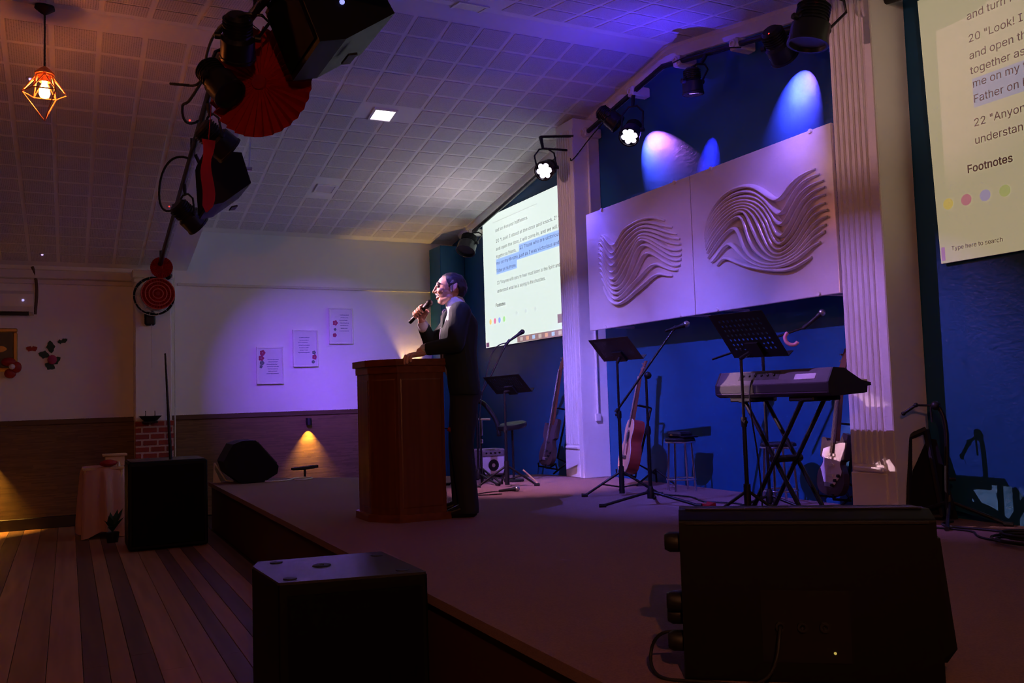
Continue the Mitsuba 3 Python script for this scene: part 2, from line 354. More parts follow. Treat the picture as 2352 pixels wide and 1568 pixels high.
# pillars of the back wall
def pillar(k, x0, x1, label):
    y0 = 4.58
    obj('shaft', cbox(x0, x1, y0+0.012, WY, 0, cz((x0+x1)/2)-0.02, 0.004), M['white'], parent=k)
    n = 6; w = (x1-x0-0.085)/n
    for i in range(n):
        a = x0+0.012+i*w
        obj('fluted_strip', cbox(a, a+w-0.012, y0, y0+0.02, 0.33, cz(x0)-0.09, 0.006), M['white'], parent=k)
    obj('edge_strip', cbox(x1-0.062, x1, y0, y0+0.02, 0, cz(x0)-0.09, 0.006), M['white'], parent=k)
    obj('base_panel', cbox(x0, x1-0.074, y0-0.001, y0+0.02, 0, 0.275, 0.006), M['white'], parent=k)
    obj('base_ledge', cbox(x0+0.03, x1-0.08, y0-0.018, y0+0.02, 0.285, 0.315, 0.008), M['white'], parent=k)
    struct(k, label)
pillar('pillar_left', -7.95, -7.6, 'white fluted pillar left of the wave panels')
pillar('pillar_right', -4.225, -3.87, 'white fluted pillar right of the wave panels')
obj('conduit', cat(tube([(-7.585, 4.76, 3.55), (-7.585, 4.76, 0.62)], 0.014), cbox(-7.6, -7.57, 4.73, 4.79, 0.56, 0.64, 0.006)), M['white'], True, parent='pillar_left')
labels['pillar_left__conduit'] = {'label': 'white cable conduit down the side of the pillar'}
# brick based pillar on the side wall
pk = 'pillar_hall'
obj('shaft', cbox(WX, -11.2, 0.70, 1.10, 0.68, 2.44, 0.008), M['white'], parent=pk)
obj('capital', cat(cbox(WX, -11.16, 0.67, 1.13, 2.36, 2.46, 0.012), cbox(WX, -11.18, 0.685, 1.115, 2.31, 2.36, 0.008)), M['white'], parent=pk)
obj('base_core', box(WX, -11.2, 0.705, 1.115, FZ, 0.68), M['mortar'], parent=pk)
row, z = 0, FZ+0.005
BRM = {}
while z < 0.66:
    y = 0.70 - (0.0 if row % 2 else 0.085); h = 0.052
    while y < 1.12:
        a, b = max(y, 0.70), min(y+0.145, 1.12)
        if b-a > 0.02:
            obj('brick', cbox(-11.22, -11.19, a, b, z, z+h, 0.003), M['brick' if (row*7+int(y*50)) % 3 else 'brick2'], parent=pk)
        y += 0.17
    z += 0.0745; row += 1
struct(pk, 'white pillar with a red brick base on the side wall')
obj('cable_drop', tube([(-11.50, 1.165, 2.45), (-11.50, 1.165, 0.0)], 0.008, 6), M['offwhite'], True, parent=pk)

# ------------------------------------------------------------------ projection screens
def screen(k, quad, ems, label, group=None):
    y = 4.865
    q = np.array(quad, float)
    v = [(x, y, z) for x, z in q] + [(x, y+0.02, z) for x, z in q]
    f = [(0, 1, 2), (0, 2, 3), (4, 6, 5), (4, 7, 6), (0, 4, 5), (0, 5, 1), (1, 5, 6), (1, 6, 2), (2, 6, 7), (2, 7, 3), (3, 7, 4), (3, 4, 0)]
    obj('backing', (np.array(v), np.array(f)), M['screenwhite'], parent=k)
    vv = [(x, y-0.002, z) for x, z in q]
    obj('picture', (np.array(vv), np.array([(0, 1, 2), (0, 2, 3)])), M['screenwhite'], parent=k, emitter=emit(ems))
    L(k, label, 'projection screen')
def flat(k, name, x0, x1, z0, z1, m, ems=None, y=4.860):
    more = {'emitter': emit(ems, 1.0, 0.05)} if ems else {}
    v = np.array([(x0, y, z0), (x1, y, z0), (x1, y, z1), (x0, y, z1)], float)
    return obj(name, (v, np.array([(0, 1, 2), (0, 2, 3)])), m, parent=k, **more)
def disc(k, name, x, z, r, m, ems, y=4.859):
    n = 20; a = np.arange(n)*2*math.pi/n
    v = np.vstack([[(x, y, z)], np.stack([x+np.cos(a)*r, 0*a+y, z+np.sin(a)*r], 1)]); f = [(0, i+1, (i+1) % n+1) for i in range(n)]
    return obj(name, (v, np.array(f)), m, parent=k, emitter=emit(ems, 1.0, 0.05))
def write(k, text, x, z, h, ems, y=4.858, bold=False, wfit=None, name='text_line'):
    t = meshkit.text_mesh(text, h, 0.001, bold)
    if wfit: t.apply_scale([wfit/t.extents[0], 1, 1])
    v = t.vertices.copy(); t.vertices = np.stack([x+v[:, 0], y-v[:, 2], z+v[:, 1]], 1); t.invert()
    q = obj(name, t, M['screenwhite'], parent=k, emitter=emit(ems, 1.0, 0.02)); labels[q] = {'kind': 'stuff'}; return q
def hi(k, x0, x1, z0, z1, c): return flat(k, 'highlight', x0, x1, z0, z1, M['screenwhite'], c)
# left screen: bright page
SA = 'screen'
screen(SA, [(-10.42, 1.475), (-7.96, 1.49), (-7.96, 3.165), (-10.42, 3.165)], (0.72, 0.855, 0.78), 'bright white projected page on the blue wall behind the speaker')
hi(SA, -9.39, -7.97, 2.578, 2.664, (0.30, 0.50, 0.98)); hi(SA, -10.03, -7.97, 2.484, 2.578, (0.30, 0.50, 0.98)); hi(SA, -10.03, -9.455, 2.385, 2.484, (0.30, 0.50, 0.98))
GR = (0.40, 0.45, 0.43); TX = -10.02
for txt, x, z, wf, c in [('and turn from your indifference.', TX, 2.926, 0.88, GR), ('20 "Look! I stand at the door and knock. If you hear my', TX, 2.788, 2.04, GR), ('and open the door, I will come in, and we will share a meal', TX, 2.687, 2.04, GR),
        ('together as friends.', TX, 2.59, 0.56, GR), ('22 "Anyone with ears to hear must listen to the Spirit and', TX, 2.255, 1.60, GR), ('understand what he is saying to the churches.', TX, 2.150, 1.26, GR)]:
    write(SA, txt, x, z, 0.042, c, wfit=wf)
write(SA, 'Footnotes', -10.075, 1.975, 0.042, (0.16, 0.13, 0.16), bold=True, wfit=0.27)
for txt, x, z, wf in [('21 Those who are victorious will sit with', -9.37, 2.598, 1.38), ('me on my throne, just as I was victorious and sat with my', TX, 2.505, 2.03), ('Father on his throne.', TX, 2.408, 0.54)]:
    write(SA, txt, x, z, 0.042, (0.55, 0.72, 1.0), wfit=wf, y=4.8565)
for i, c in enumerate([(0.90, 0.62, 0.20), (0.80, 0.18, 0.34), (0.30, 0.42, 0.90), (0.40, 0.80, 0.28)]): disc(SA, 'colour_dot', -10.247+0.132*i, 1.802, 0.036, M['screenwhite'], c)
for i in range(3): disc(SA, 'faint_dot', -9.50+0.24*i, 1.845, 0.026, M['screenwhite'], (0.62, 0.72, 0.70))
flat(SA, 'browser_line', -10.10, -8.9, 3.055, 3.062, M['screenwhite'], GR); flat(SA, 'rule', -9.8, -7.98, 2.062, 2.066, M['screenwhite'], (0.62, 0.74, 0.68))
flat(SA, 'taskbar', -9.51, -7.97, 1.484, 1.560, M['screenwhite'], (0.28, 0.17, 0.17)); flat(SA, 'corner_badge', -10.40, -10.31, 1.484, 1.54, M['screenwhite'], (0.13, 0.04, 0.11))
flat(SA, 'side_badge', -8.51, -8.0, 1.632, 1.73, M['screenwhite'], (0.26, 0.17, 0.22), y=4.859)
for i in range(9): flat(SA, 'taskbar_icon', -9.43+0.155*i, -9.36+0.155*i, 1.500, 1.545, M['screenwhite'], [(0.55, 0.45, 0.40), (0.75, 0.38, 0.25), (0.40, 0.55, 0.85)][i % 3], y=4.858)
# right screen: the same page, dim
SB = 'screen_001'
screen(SB, [(-3.68, 1.575), (-0.9, 1.575), (-0.9, 3.28), (-3.735, 3.28)], (0.285, 0.25, 0.145), 'dim cream projected page on the blue wall right of the right pillar')
BR = (0.155, 0.105, 0.066)
hi(SB, -3.392, -1.0, 2.475, 2.652, (0.175, 0.185, 0.235))
for txt, z in [('and turn from your indifference.', 3.016), ('20 "Look! I stand at the door and knock.', 2.877), ('and open the door, I will come in, and we will', 2.773), ('together as friends. 21 Those who are', 2.682), ('22 "Anyone with ears to hear must listen to', 2.361), ('understand what he is saying to the churches.', 2.255)]:
    write(SB, txt, -3.400, z, 0.047, BR)
for txt, z in [('me on my throne, just as I was victorious', 2.597), ('Father on his throne.', 2.504)]: write(SB, txt, -3.390, z, 0.047, (0.30, 0.275, 0.24), y=4.8565)
write(SB, 'Footnotes', -3.462, 2.094, 0.046, (0.105, 0.052, 0.040), bold=True, wfit=0.285)
for i, c in enumerate([(0.36, 0.27, 0.06), (0.29, 0.10, 0.12), (0.20, 0.175, 0.26), (0.23, 0.25, 0.08)]): disc(SB, 'colour_dot', -3.603+0.1235*i, 1.936, 0.035, M['screenwhite'], c)
flat(SB, 'corner_badge', -3.672, -3.645, 1.59, 1.675, M['screenwhite'], (0.20, 0.09, 0.20))
write(SB, 'Type here to search', -3.60, 1.645, 0.026, (0.19, 0.15, 0.13))
# ------------------------------------------------------------------ wave relief panels
RIGHT = [[(-5.563, 2.12), (-5.284, 2.349), (-5.004, 2.349), (-4.853, 2.265), (-4.724, 2.191), (-4.62, 2.252), (-4.504, 2.308), (-4.388, 2.323)], [(-5.574, 2.097), (-5.296, 2.303), (-5.024, 2.315), (-4.819, 2.189), (-4.708, 2.086), (-4.611, 2.167), (-4.493, 2.256), (-4.356, 2.278)], [(-5.576, 2.072), (-5.308, 2.269), (-5.026, 2.28), (-4.806, 2.14), (-4.702, 2.006), (-4.601, 2.098), (-4.483, 2.199), (-4.325, 2.227)], [(-5.578, 2.047), (-5.319, 2.24), (-5.032, 2.252), (-4.81, 2.09), (-4.711, 1.924), (-4.59, 2.029), (-4.472, 2.142), (-4.314, 2.182)], [(-5.575, 2.022), (-5.321, 2.21), (-5.038, 2.23), (-4.835, 2.06), (-4.723, 1.87), (-4.58, 1.961), (-4.469, 2.087), (-4.311, 2.128)], [(-5.572, 1.996), (-5.332, 2.182), (-5.044, 2.21), (-4.876, 2.063), (-4.741, 1.834), (-4.569, 1.909), (-4.459, 2.025), (-4.315, 2.071)], [(-5.568, 1.977), (-5.344, 2.147), (-5.058, 2.192), (-4.925, 2.055), (-4.758, 1.805), (-4.565, 1.865), (-4.455, 1.975), (-4.298, 2.022)], [(-5.565, 1.957), (-5.346, 2.111), (-5.076, 2.172), (-4.992, 2.044), (-4.768, 1.779), (-4.56, 1.826), (-4.452, 1.921), (-4.301, 1.977)], [(-5.559, 1.931), (-5.358, 2.076), (-5.109, 2.136), (-5.024, 1.951), (-4.778, 1.755), (-4.562, 1.793), (-4.455, 1.873), (-4.318, 1.925)], [(-5.55, 1.889), (-5.372, 2.011), (-5.179, 2.059), (-5.071, 1.882), (-4.787, 1.734), (-4.564, 1.766), (-4.465, 1.826), (-4.328, 1.882)], [(-5.509, 1.852), (-5.378, 1.92), (-5.271, 1.957), (-5.108, 1.841), (-4.792, 1.715), (-4.573, 1.74), (-4.483, 1.78), (-4.374, 1.816)], [(-5.441, 1.813), (-5.374, 1.849), (-5.327, 1.857), (-5.179, 1.805), (-4.794, 1.691), (-4.637, 1.678), (-4.547, 1.698), (-4.458, 1.727)]]
LEFT = [[(-7.099, 2.344), (-7.007, 2.309), (-6.853, 2.219), (-6.714, 2.307), (-6.538, 2.36), (-6.292, 2.366), (-6.177, 2.334), (-6.102, 2.3)], [(-7.13, 2.318), (-7.032, 2.281), (-6.875, 2.147), (-6.717, 2.258), (-6.541, 2.324), (-6.415, 2.342), (-6.218, 2.301), (-6.004, 2.223)], [(-7.151, 2.276), (-7.047, 2.239), (-6.889, 2.099), (-6.71, 2.207), (-6.544, 2.282), (-6.417, 2.307), (-6.201, 2.257), (-5.944, 2.156)], [(-7.161, 2.226), (-7.062, 2.19), (-6.9, 2.032), (-6.702, 2.157), (-6.536, 2.244), (-6.43, 2.273), (-6.204, 2.22), (-5.907, 2.107)], [(-7.164, 2.181), (-7.071, 2.147), (-6.904, 1.97), (-6.695, 2.1), (-6.528, 2.2), (-6.432, 2.238), (-6.206, 2.182), (-5.896, 2.063)], [(-7.167, 2.136), (-7.08, 2.103), (-6.908, 1.907), (-6.689, 2.031), (-6.531, 2.159), (-6.439, 2.212), (-6.209, 2.139), (-5.89, 2.017)], [(-7.165, 2.084), (-7.083, 2.053), (-6.906, 1.863), (-6.683, 1.963), (-6.535, 2.111), (-6.446, 2.186), (-6.202, 2.103), (-5.893, 1.975)], [(-7.162, 2.038), (-7.081, 2.007), (-6.898, 1.818), (-6.667, 1.887), (-6.55, 2.035), (-6.419, 2.137), (-6.186, 2.054), (-5.901, 1.934)], [(-7.153, 1.992), (-7.078, 1.956), (-6.889, 1.773), (-6.649, 1.83), (-6.493, 1.966), (-6.364, 2.059), (-6.171, 1.993), (-5.913, 1.891)], [(-7.133, 1.931), (-7.059, 1.889), (-6.876, 1.722), (-6.62, 1.796), (-6.426, 1.884), (-6.252, 1.948), (-6.129, 1.915), (-5.947, 1.851)], [(-7.097, 1.856), (-7.011, 1.756), (-6.846, 1.669), (-6.582, 1.73), (-6.371, 1.806), (-6.21, 1.854), (-6.115, 1.838), (-6.023, 1.814)]]
PY = 4.58
def rib(curve):
    from scipy.interpolate import PchipInterpolator, CubicSpline
    c = np.array(curve); s = np.r_[0, np.cumsum(np.linalg.norm(np.diff(c, axis=0), axis=1)**0.75)]
    u = np.linspace(0, s[-1], 64); p = CubicSpline(s, c)(u)
    t = np.gradient(p, axis=0); t /= np.linalg.norm(t, axis=1)[:, None]
    nr = np.stack([-t[:, 1], t[:, 0]], 1); nr *= np.sign(nr[:, 1:]+1e-9)          # in-plane normal, pointing up
    e = np.sin(np.pi*np.linspace(0.02, 0.98, 64))**0.55
    a = np.arange(14)*2*math.pi/14; v, f = [], []
    for i in range(64):
        w, d = 0.0155*(0.45+0.55*e[i]), 0.012+0.050*e[i]
        # rounded blade, its nose lifted off the panel and turned down a little
        off, dep = np.cos(a)*w, np.sin(a)
        dd = PY + 0.002 - d*(0.5+0.5*dep)
        o2 = off*(1.0-0.25*dep) - 0.012*e[i]*(0.5+0.5*dep)
        v.append(np.stack([p[i, 0]+nr[i, 0]*o2, dd, p[i, 1]+nr[i, 1]*o2], 1))
    for i in range(63):
        for j in range(14):
            A, B = i*14+j, i*14+(j+1) % 14
            f += [(A, B, B+14), (A, B+14, A+14)]
    v = np.vstack(v); n0 = len(v); v = np.vstack([v, v[:14].mean(0), v[-14:].mean(0)])
    for j in range(14): f += [(n0, (j+1) % 14, j), (n0+1, n0-14+j, n0-14+(j+1) % 14)]
    m = trimesh.Trimesh(v, f, process=False); trimesh.repair.fix_normals(m); return m
for k, x0, x1, curves, lab in [('relief_panel', -7.39, -5.757, LEFT, 'left of two white wall panels, its carved waves ending in a comb'),
                               ('relief_panel_001', -5.748, -4.236, RIGHT, 'right of two white wall panels, with one tall carved wave beside the pillar')]:
    obj('board', cbox(x0, x1, PY, PY+0.03, 1.452, 2.605, 0.004), M['whitegloss'], parent=k)
    for c in curves: obj('wave_rib', rib(c), M['whitegloss'], True, parent=k)
    for fx in (0.18, 0.88):
        for z in (1.466, 2.596):
            x = x0+(x1-x0)*fx
            obj('standoff', cat(lathe([(0, -0.012), (0.014, -0.012), (0.018, -0.006), (0.018, 0.0), (0.010, 0.002), (0.010, WY-PY), (0, WY-PY)], (x, PY, z), (0, 1, 0), 14)), M['white'], 40, parent=k)
    L(k, lab, 'wall panel')
# ------------------------------------------------------------------ lights as objects
def par(k, pos, dr_, label, r=0.085, ln=0.22, lens=None, lk=1.0, anchor=None, led=None, group=None, ledk=2.0):
    """stage can: lens centre pos, aim dr_"""
    d = np.array(dr_, float); d /= np.linalg.norm(d); o = np.array(pos, float)
    obj('housing', lathe([(0, -ln), (r*0.55, -ln), (r*0.72, -ln*0.93), (r*0.78, -ln*0.5), (r*0.98, -ln*0.42), (r, 0.0), (r*1.05, 0.004), (r*1.05, 0.02), (r*0.92, 0.02), (r*0.90, -0.004), (0, -0.006)], o, d, 28), M['blackmetal'], 35, parent=k)
    x, y, d = frame(d)
    for i in range(5): obj('cooling_fin', lathe([(r*0.70, -ln*(0.88-0.075*i)), (r*0.86, -ln*(0.88-0.075*i)), (r*0.86, -ln*(0.865-0.075*i)), (r*0.70, -ln*(0.865-0.075*i))], o, d, 24), M['blackmetal'], parent=k)
    if lens is not None:
        pts = []
        for j in range(7):
            a = j*math.pi/3
            c = o - d*0.001 + (0 if j == 6 else 1)*(math.cos(a)*x+math.sin(a)*y)*r*0.56
            n = 12; t = np.arange(n)*2*math.pi/n
            v = np.vstack([[c+d*0.004], c+np.cos(t)[:, None]*x*r*0.315+np.sin(t)[:, None]*y*r*0.315])
            pts.append(trimesh.Trimesh(v, [(0, q+1, (q+1) % n+1) for q in range(n)], process=False))
        for q in pts: q.fix_normals() if False else None
        obj('lens', cat(*pts), M['screenwhite'], parent=k, emitter=emit(lens, lk, 0.4))
    # yoke: bent strap from the sides up to the anchor
    s = x if abs(x[2]) < 0.5 else y
    b = o - d*ln*0.45
    up = np.array(anchor, float) if anchor is not None else b + V3(0, 0, 0.22)
    q1, q2 = b + s*r*1.12, b - s*r*1.12
    top = b + (up-b)*0.62
    obj('yoke', tube([q1, q1+(top-b)*0.72, top+s*r*0.45, top-s*r*0.45, q2+(top-b)*0.72, q2], 0.009, 8), M['blackmetal'], 40, parent=k)
    obj('clamp', rod(top, up, 0.014, 0.02, 10), M['blackmetal'], 40, parent=k)
    for sg in (q1, q2): obj('knob', lathe([(0, -0.02), (0.02, -0.016), (0.02, 0.016), (0, 0.02)], sg, s, 12), M['black'], parent=k)
    if led is not None:
        obj('indicator', ball(np.array(led, float), 0.0075, 1), M['red'], parent=k, emitter=emit((1.0, 0.04, 0.03), ledk, 0.1))
    L(k, label, 'stage light', group)
# rail under the gable with white pipe brackets
rail = [(-10.6, 4.74, cz(-10.6)-0.20), (RX, 4.74, cz(RX)-0.20), (-3.2, 4.74, cz(-3.2)-0.20)]
k = 'light_rail'
obj('pipe', tube([rail[0], rail[1], rail[2]], 0.024, 12), M['blackmetal'], 40, parent=k)
for x in (-10.48, -7.58, -6.72, -6.02, -5.29):
    z = cz(x)-0.20
    obj('bracket', cat(cbox(x-0.045, x+0.045, 4.70, 4.90, z-0.045, z+0.045, 0.01), ring((x, 4.695, z), (0, 1, 0), 0.026, 0.010, 20, 6)), M['offwhite'], 30, parent=k)
obj('power_cable', tube(spline([(-7.7, 4.7, 3.47), (-7.55, 4.55, 3.20), (-7.3, 4.6, 3.35), (-6.95, 4.70, 3.56), (-6.3, 4.70, 3.68), (-5.2, 4.70, 3.50)], 40), 0.006, 6), M['wire'], True, parent=k)
L(k, 'black lighting pipe with white brackets running under the gable of the blue wall', 'lighting rail')
W_LENS = (0.85, 0.80, 1.0)
par('stage_light', (-7.70, 4.30, 3.10), (0.62, -0.70, -0.42), 'lit stage light on an arm off the left pillar, lens facing the hall', lens=W_LENS, lk=1.6, anchor=(-7.86, 4.36, 3.50), r=0.095)
obj('arm', cat(rod((-7.86, 4.36, 3.50), (-7.60, 4.60, 3.46), 0.014), rod((-7.80, 4.36, 3.36), (-7.70, 4.60, 3.34), 0.012)), M['blackmetal'], 40, parent='stage_light')
par('stage_light_001', (-6.50, 4.52, 3.14), (0.45, -0.60, -0.66), 'lit stage light hanging over the seam of the left wave panel, lens facing the hall', lens=W_LENS, lk=1.6, anchor=(-6.72, 4.74, cz(-6.72)-0.2), r=0.09)
par('stage_light_002', (-5.68, 4.60, 3.285), (-0.10, 0.10, -1.0), 'stage light pointing straight down over the middle of the panels, rim of its lens lit', lens=(0.55, 0.28, 0.95), lk=1.0, anchor=(-5.66, 4.74, cz(-5.66)-0.2), r=0.085, ln=0.20)
par('stage_light_003', (-4.72, 4.67, 3.25), (-0.25, 0.75, -0.60), 'dark stage light with a twin red indicator, throwing a blue beam down the wall', anchor=(-4.62, 4.74, cz(-4.62)-0.2), r=0.10, ln=0.24, led=(-4.645, 4.465, 3.355))
par('stage_light_004', (-4.07, 4.24, 3.04), (-0.12, -0.18, -1.0), 'large dark stage light in front of the top of the right pillar', anchor=(-3.98, 4.58, 3.46), r=0.125, ln=0.27, led=(-3.93, 4.20, 3.27))
par('stage_light_005', (-6.87, 4.64, 3.38), (0.42, 0.55, -0.62), 'unlit looking black stage light tucked against the wall beside the left pillar top', anchor=(-7.02, 4.74, cz(-7.02)-0.2), r=0.085)
par('stage_light_006', (-10.16, 4.50, 2.70), (0.3, -0.4, -0.85), 'black stage light high in the corner above the speaker', anchor=(-10.25, 4.74, cz(-10.25)-0.2), r=0.12, ln=0.24)
# front truss pipe under the hall ceiling edge with its fixtures
k = 'truss_pipe'
tp = lambda x, dz=0.0: V3(x, 0.95, cz(x, -0.65)+dz)
obj('pipe', tube([tp(-11.2), tp(RX), tp(-2.5)], 0.026, 12), M['blackmetal'], 40, parent=k)
for x in (-10.8, -9.4, -7.9, -6.5, -5.0, -3.6): obj('hanger', rod(tp(x), tp(x, 0.14), 0.012), M['blackmetal'], parent=k)
L(k, 'black lighting pipe running under the edge of the hall ceiling', 'lighting rail')
par('stage_light_007', (-8.45, 1.06, 2.50), (-0.3, 0.75, -0.6), 'black stage light with a red indicator below the farther hanging loudspeaker', anchor=tp(-8.5), r=0.11, ln=0.26, led=(-8.62, 0.835, 2.685))
par('stage_light_008', (-6.95, 1.10, 2.80), (-0.2, 0.8, -0.55), 'black stage light with a red indicator above the red ribbon', anchor=tp(-6.95), r=0.115, ln=0.26, led=(-6.88, 0.815, 2.975))
par('stage_light_009', (-5.20, 0.83, 2.64), (0.5, 0.45, -0.75), 'black stage light left of the big red paper fan, pale edge on its lens', anchor=tp(-5.55), r=0.095, ln=0.25, led=(-5.45, 0.765, 2.775), ledk=1.2)
par('stage_light_010', (-5.05, 0.86, 2.81), (-0.6, 0.1, -0.55), 'black stage light at the top of the pipe beside the nearer loudspeaker', anchor=tp(-4.75), r=0.095, ln=0.24)
def cable(k, pts, r, label, n=40, m='wire'):
    obj(k, tube(spline(pts, n), r, 7), M[m], True); L(k, label, 'cable')
cable('cable', [(-6.3, 0.92, 3.22), (-6.3, 0.84, 3.10), (-6.45, 0.76, 2.98), (-6.7, 0.745, 3.02), (-6.95, 0.80, 2.98), (-7.0, 0.90, 3.02)], 0.010, 'black cable looping down the pipe between two stage lights, upper loop')
cable('cable_001', [(-7.9, 0.92, 2.96), (-8.1, 0.80, 2.98), (-8.5, 0.74, 2.80), (-8.65, 0.79, 2.66), (-8.6, 0.88, 2.66)], 0.010, 'black cable hanging left of the farther loudspeaker, lower loop')
cable('cable_002', [(-5.3, 0.90, 3.16), (-5.55, 0.82, 3.14), (-5.9, 0.80, 3.08), (-6.1, 0.78, 2.99), (-6.25, 0.70, 3.02), (-6.2, 0.62, 3.00), (-6.1, 0.72, 2.97)], 0.009, 'black cable along the top of the pipe ending in a small loop')
# hanging loudspeakers (wedge profile, hung under the pipe)
def hung(k, x, w, prof, label):
    p = Polygon(prof)
    b = prism(p, w, mat4(V3(x-w, 0, 0), V3(0, 1, 0), V3(0, 0, 1), V3(1, 0, 0)))
    obj('cabinet', b, M['speaker'], parent=k)
    q = np.array(prof); a0, a1 = q[0], q[1]     # front edge, bottom to top
    d = (a1-a0)/np.linalg.norm(a1-a0); n = np.array([-d[1], d[0]])
    n = n if n[0] < 0 else -n
    o = [a0+d*0.03, a1-d*0.03]
    pl = hull([(xx, yy, zz) for xx in (x-w+0.03, x-0.03) for c in o for (yy, zz) in (c+n*0.001, c+n*0.012)])
    obj('grille', pl, M['grille'], parent=k)
    e0, e1 = q[0], q[-1]
    d2 = (e1-e0)/np.linalg.norm(e1-e0); n2 = np.array([d2[1], -d2[0]])
    if n2[1] > 0: n2 = -n2
    obj('handle', hull([(xx, *(e0+d2*t+n2*h)) for xx in (x-w*0.62, x-w*0.38) for t in (0.22, 0.27) for h in (0.0, 0.012)]), M['black'], parent=k)
    top = q[:, 1].max()
    for xx in (x-0.1, x-w+0.1):
        obj('bracket', rod((xx, q[1][0]+0.08, top-0.12), (xx, 0.98, max(cz(xx, -0.65), top-0.05)), 0.015), M['blackmetal'], parent=k)
    L(k, label, 'loudspeaker')
hung('hanging_loudspeaker', -4.3, 0.60, [(1.134, 2.647), (0.985, 3.02), (1.44, 3.02), (1.535, 2.862), (1.27, 2.682)], 'nearer black loudspeaker hung from the pipe, grey underside, at the top of the picture')
obj('indicator', ball((-4.294, 1.25, 2.87), 0.014, 1), M['plate'], parent='hanging_loudspeaker', emitter=emit((0.25, 0.3, 1.0), 1.4, 0.1))
hung('hanging_loudspeaker_001', -7.4, 0.60, [(1.02, 2.452), (0.995, 2.912), (1.28, 2.913), (1.354, 2.664), (1.13, 2.482)], 'farther black loudspeaker hung from the pipe behind a red ribbon')
k = 'hanging_rod'
obj(k, cat(rod((-8.3, 1.53, cz(-8.3)), (-8.3, 1.50, 3.03), 0.012), cbox(-8.33, -8.27, 1.44, 1.53, 3.0, 3.03, 0.006)), M['steel'], 40); L(k, 'thin grey rod with a foot hanging from the stage ceiling by the farther loudspeaker', 'rod')
# recessed panel lights
def downlight(k, x, y, s, on, label):
    z = cz(x); nrm = V3(-SL if x < RX else SL, 0, -1) if False else None
    sl = SL if x < RX else -SL
    def sk(m): m.vertices[:, 2] += sl*m.vertices[:, 0]; m.apply_translation((x, y, z)); return m
    h = s/2; pts = [box(-h-0.02, h+0.02, -h-0.02, -h, -0.012, 0), box(-h-0.02, h+0.02, h, h+0.02, -0.012, 0), box(-h-0.02, -h, -h, h, -0.012, 0), box(h, h+0.02, -h, h, -0.012, 0)]
    obj('frame', sk(cat(*pts)), M['white'], parent=k)
    pan = trimesh.Trimesh([(-h, -h, -0.006), (h, -h, -0.006), (h, h, -0.006), (-h, h, -0.006)], [(0, 2, 1), (0, 3, 2)], process=False)
    if on: obj('diffuser', sk(pan), M['white'], parent=k, emitter=emit((1.0, 0.86, 0.95), 2.2))
    else: obj('diffuser', sk(pan), M['acplastic'], parent=k)
    L(k, label, 'ceiling light')
downlight('ceiling_light', -8.09, 2.74, 0.20, True, 'lit square panel light in the stage ceiling')
downlight('ceiling_light_001', -9.93, 2.65, 0.19, False, 'unlit square panel light in the stage ceiling nearest the side wall')
downlight('ceiling_light_002', -6.23, 2.84, 0.22, False, 'unlit square panel light at the ridge, cut by the top of the picture')
for k, p, lab in [('ceiling_glint', (-11.098, -0.259, cz(-11.098, -0.5)-0.012), 'small violet glint of a fitting on the hall ceiling above the air conditioner'), ('ceiling_glint_001', (-7.2, -0.247, cz(-7.2, -0.5)-0.012), 'small violet glint of a fitting on the hall ceiling beside the pendant lamp')]:
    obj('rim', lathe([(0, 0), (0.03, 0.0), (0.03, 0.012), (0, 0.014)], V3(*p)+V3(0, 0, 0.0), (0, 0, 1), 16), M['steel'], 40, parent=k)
    obj('lens', ball(V3(*p), 0.012 if 'glint' in lab else 0.01, 2), M['plate'], True, parent=k, emitter=emit((0.55, 0.35, 1.0), 2.2, 0.1))  # reflected glint put in as a small glowing ball, not a lamp
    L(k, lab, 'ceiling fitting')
# pendant lamp
k = 'pendant_lamp'; PX, PYY = -6.25, -0.135
zc = cz(PX, -0.5)
obj('canopy', lathe([(0, 0.0), (0.055, 0.0), (0.06, 0.02), (0.03, 0.045), (0.006, 0.06)], (PX, PYY, zc-0.002), (0, 0, -1), 20), M['black'], 40, parent=k)
obj('cord', tube([(PX, PYY, zc-0.05), (PX, PYY, 3.02)], 0.0055, 6), M['wire'], True, parent=k)
obj('socket', lathe([(0.004, 0.0), (0.02, 0.01), (0.058, 0.045), (0.058, 0.055), (0.035, 0.06), (0.032, 0.105), (0, 0.105)], (PX, PYY, 3.03), (0, 0, -1), 20), M['copper'], 40, parent=k)
A = [(PX+0.05*math.cos(a), PYY+0.05*math.sin(a), 2.965) for a in np.arange(6)*math.pi/3]
B = [(PX+0.128*math.cos(a), PYY+0.128*math.sin(a), 2.853) for a in np.arange(6)*math.pi/3+math.pi/6]
C = (PX, PYY, 2.675)
for i in range(6):
    obj('cage_bar', cat(rod(A[i], B[i], 0.0042, m=6), rod(A[(i+1) % 6], B[i], 0.0042, m=6), rod(B[i], B[(i+1) % 6], 0.0042, m=6), rod(A[i], A[(i+1) % 6], 0.0042, m=6)), M['copper'], 40, parent=k)
    if i % 2 == 0: obj('cage_bar', cat(rod(B[i], C, 0.0045, m=6)), M['copper'], 40, parent=k)
obj('bulb', lathe([(0, 0), (0.014, 0.0), (0.017, 0.025), (0.030, 0.06), (0.033, 0.085), (0.024, 0.108), (0, 0.116)], (PX, PYY, 2.935), (0, 0, -1), 20), M['plate'], True, parent=k, emitter=emit((1.0, 0.25, 0.06), 150.0))
L(k, 'lit pendant lamp with a copper wire diamond cage on a black cord', 'lamp')
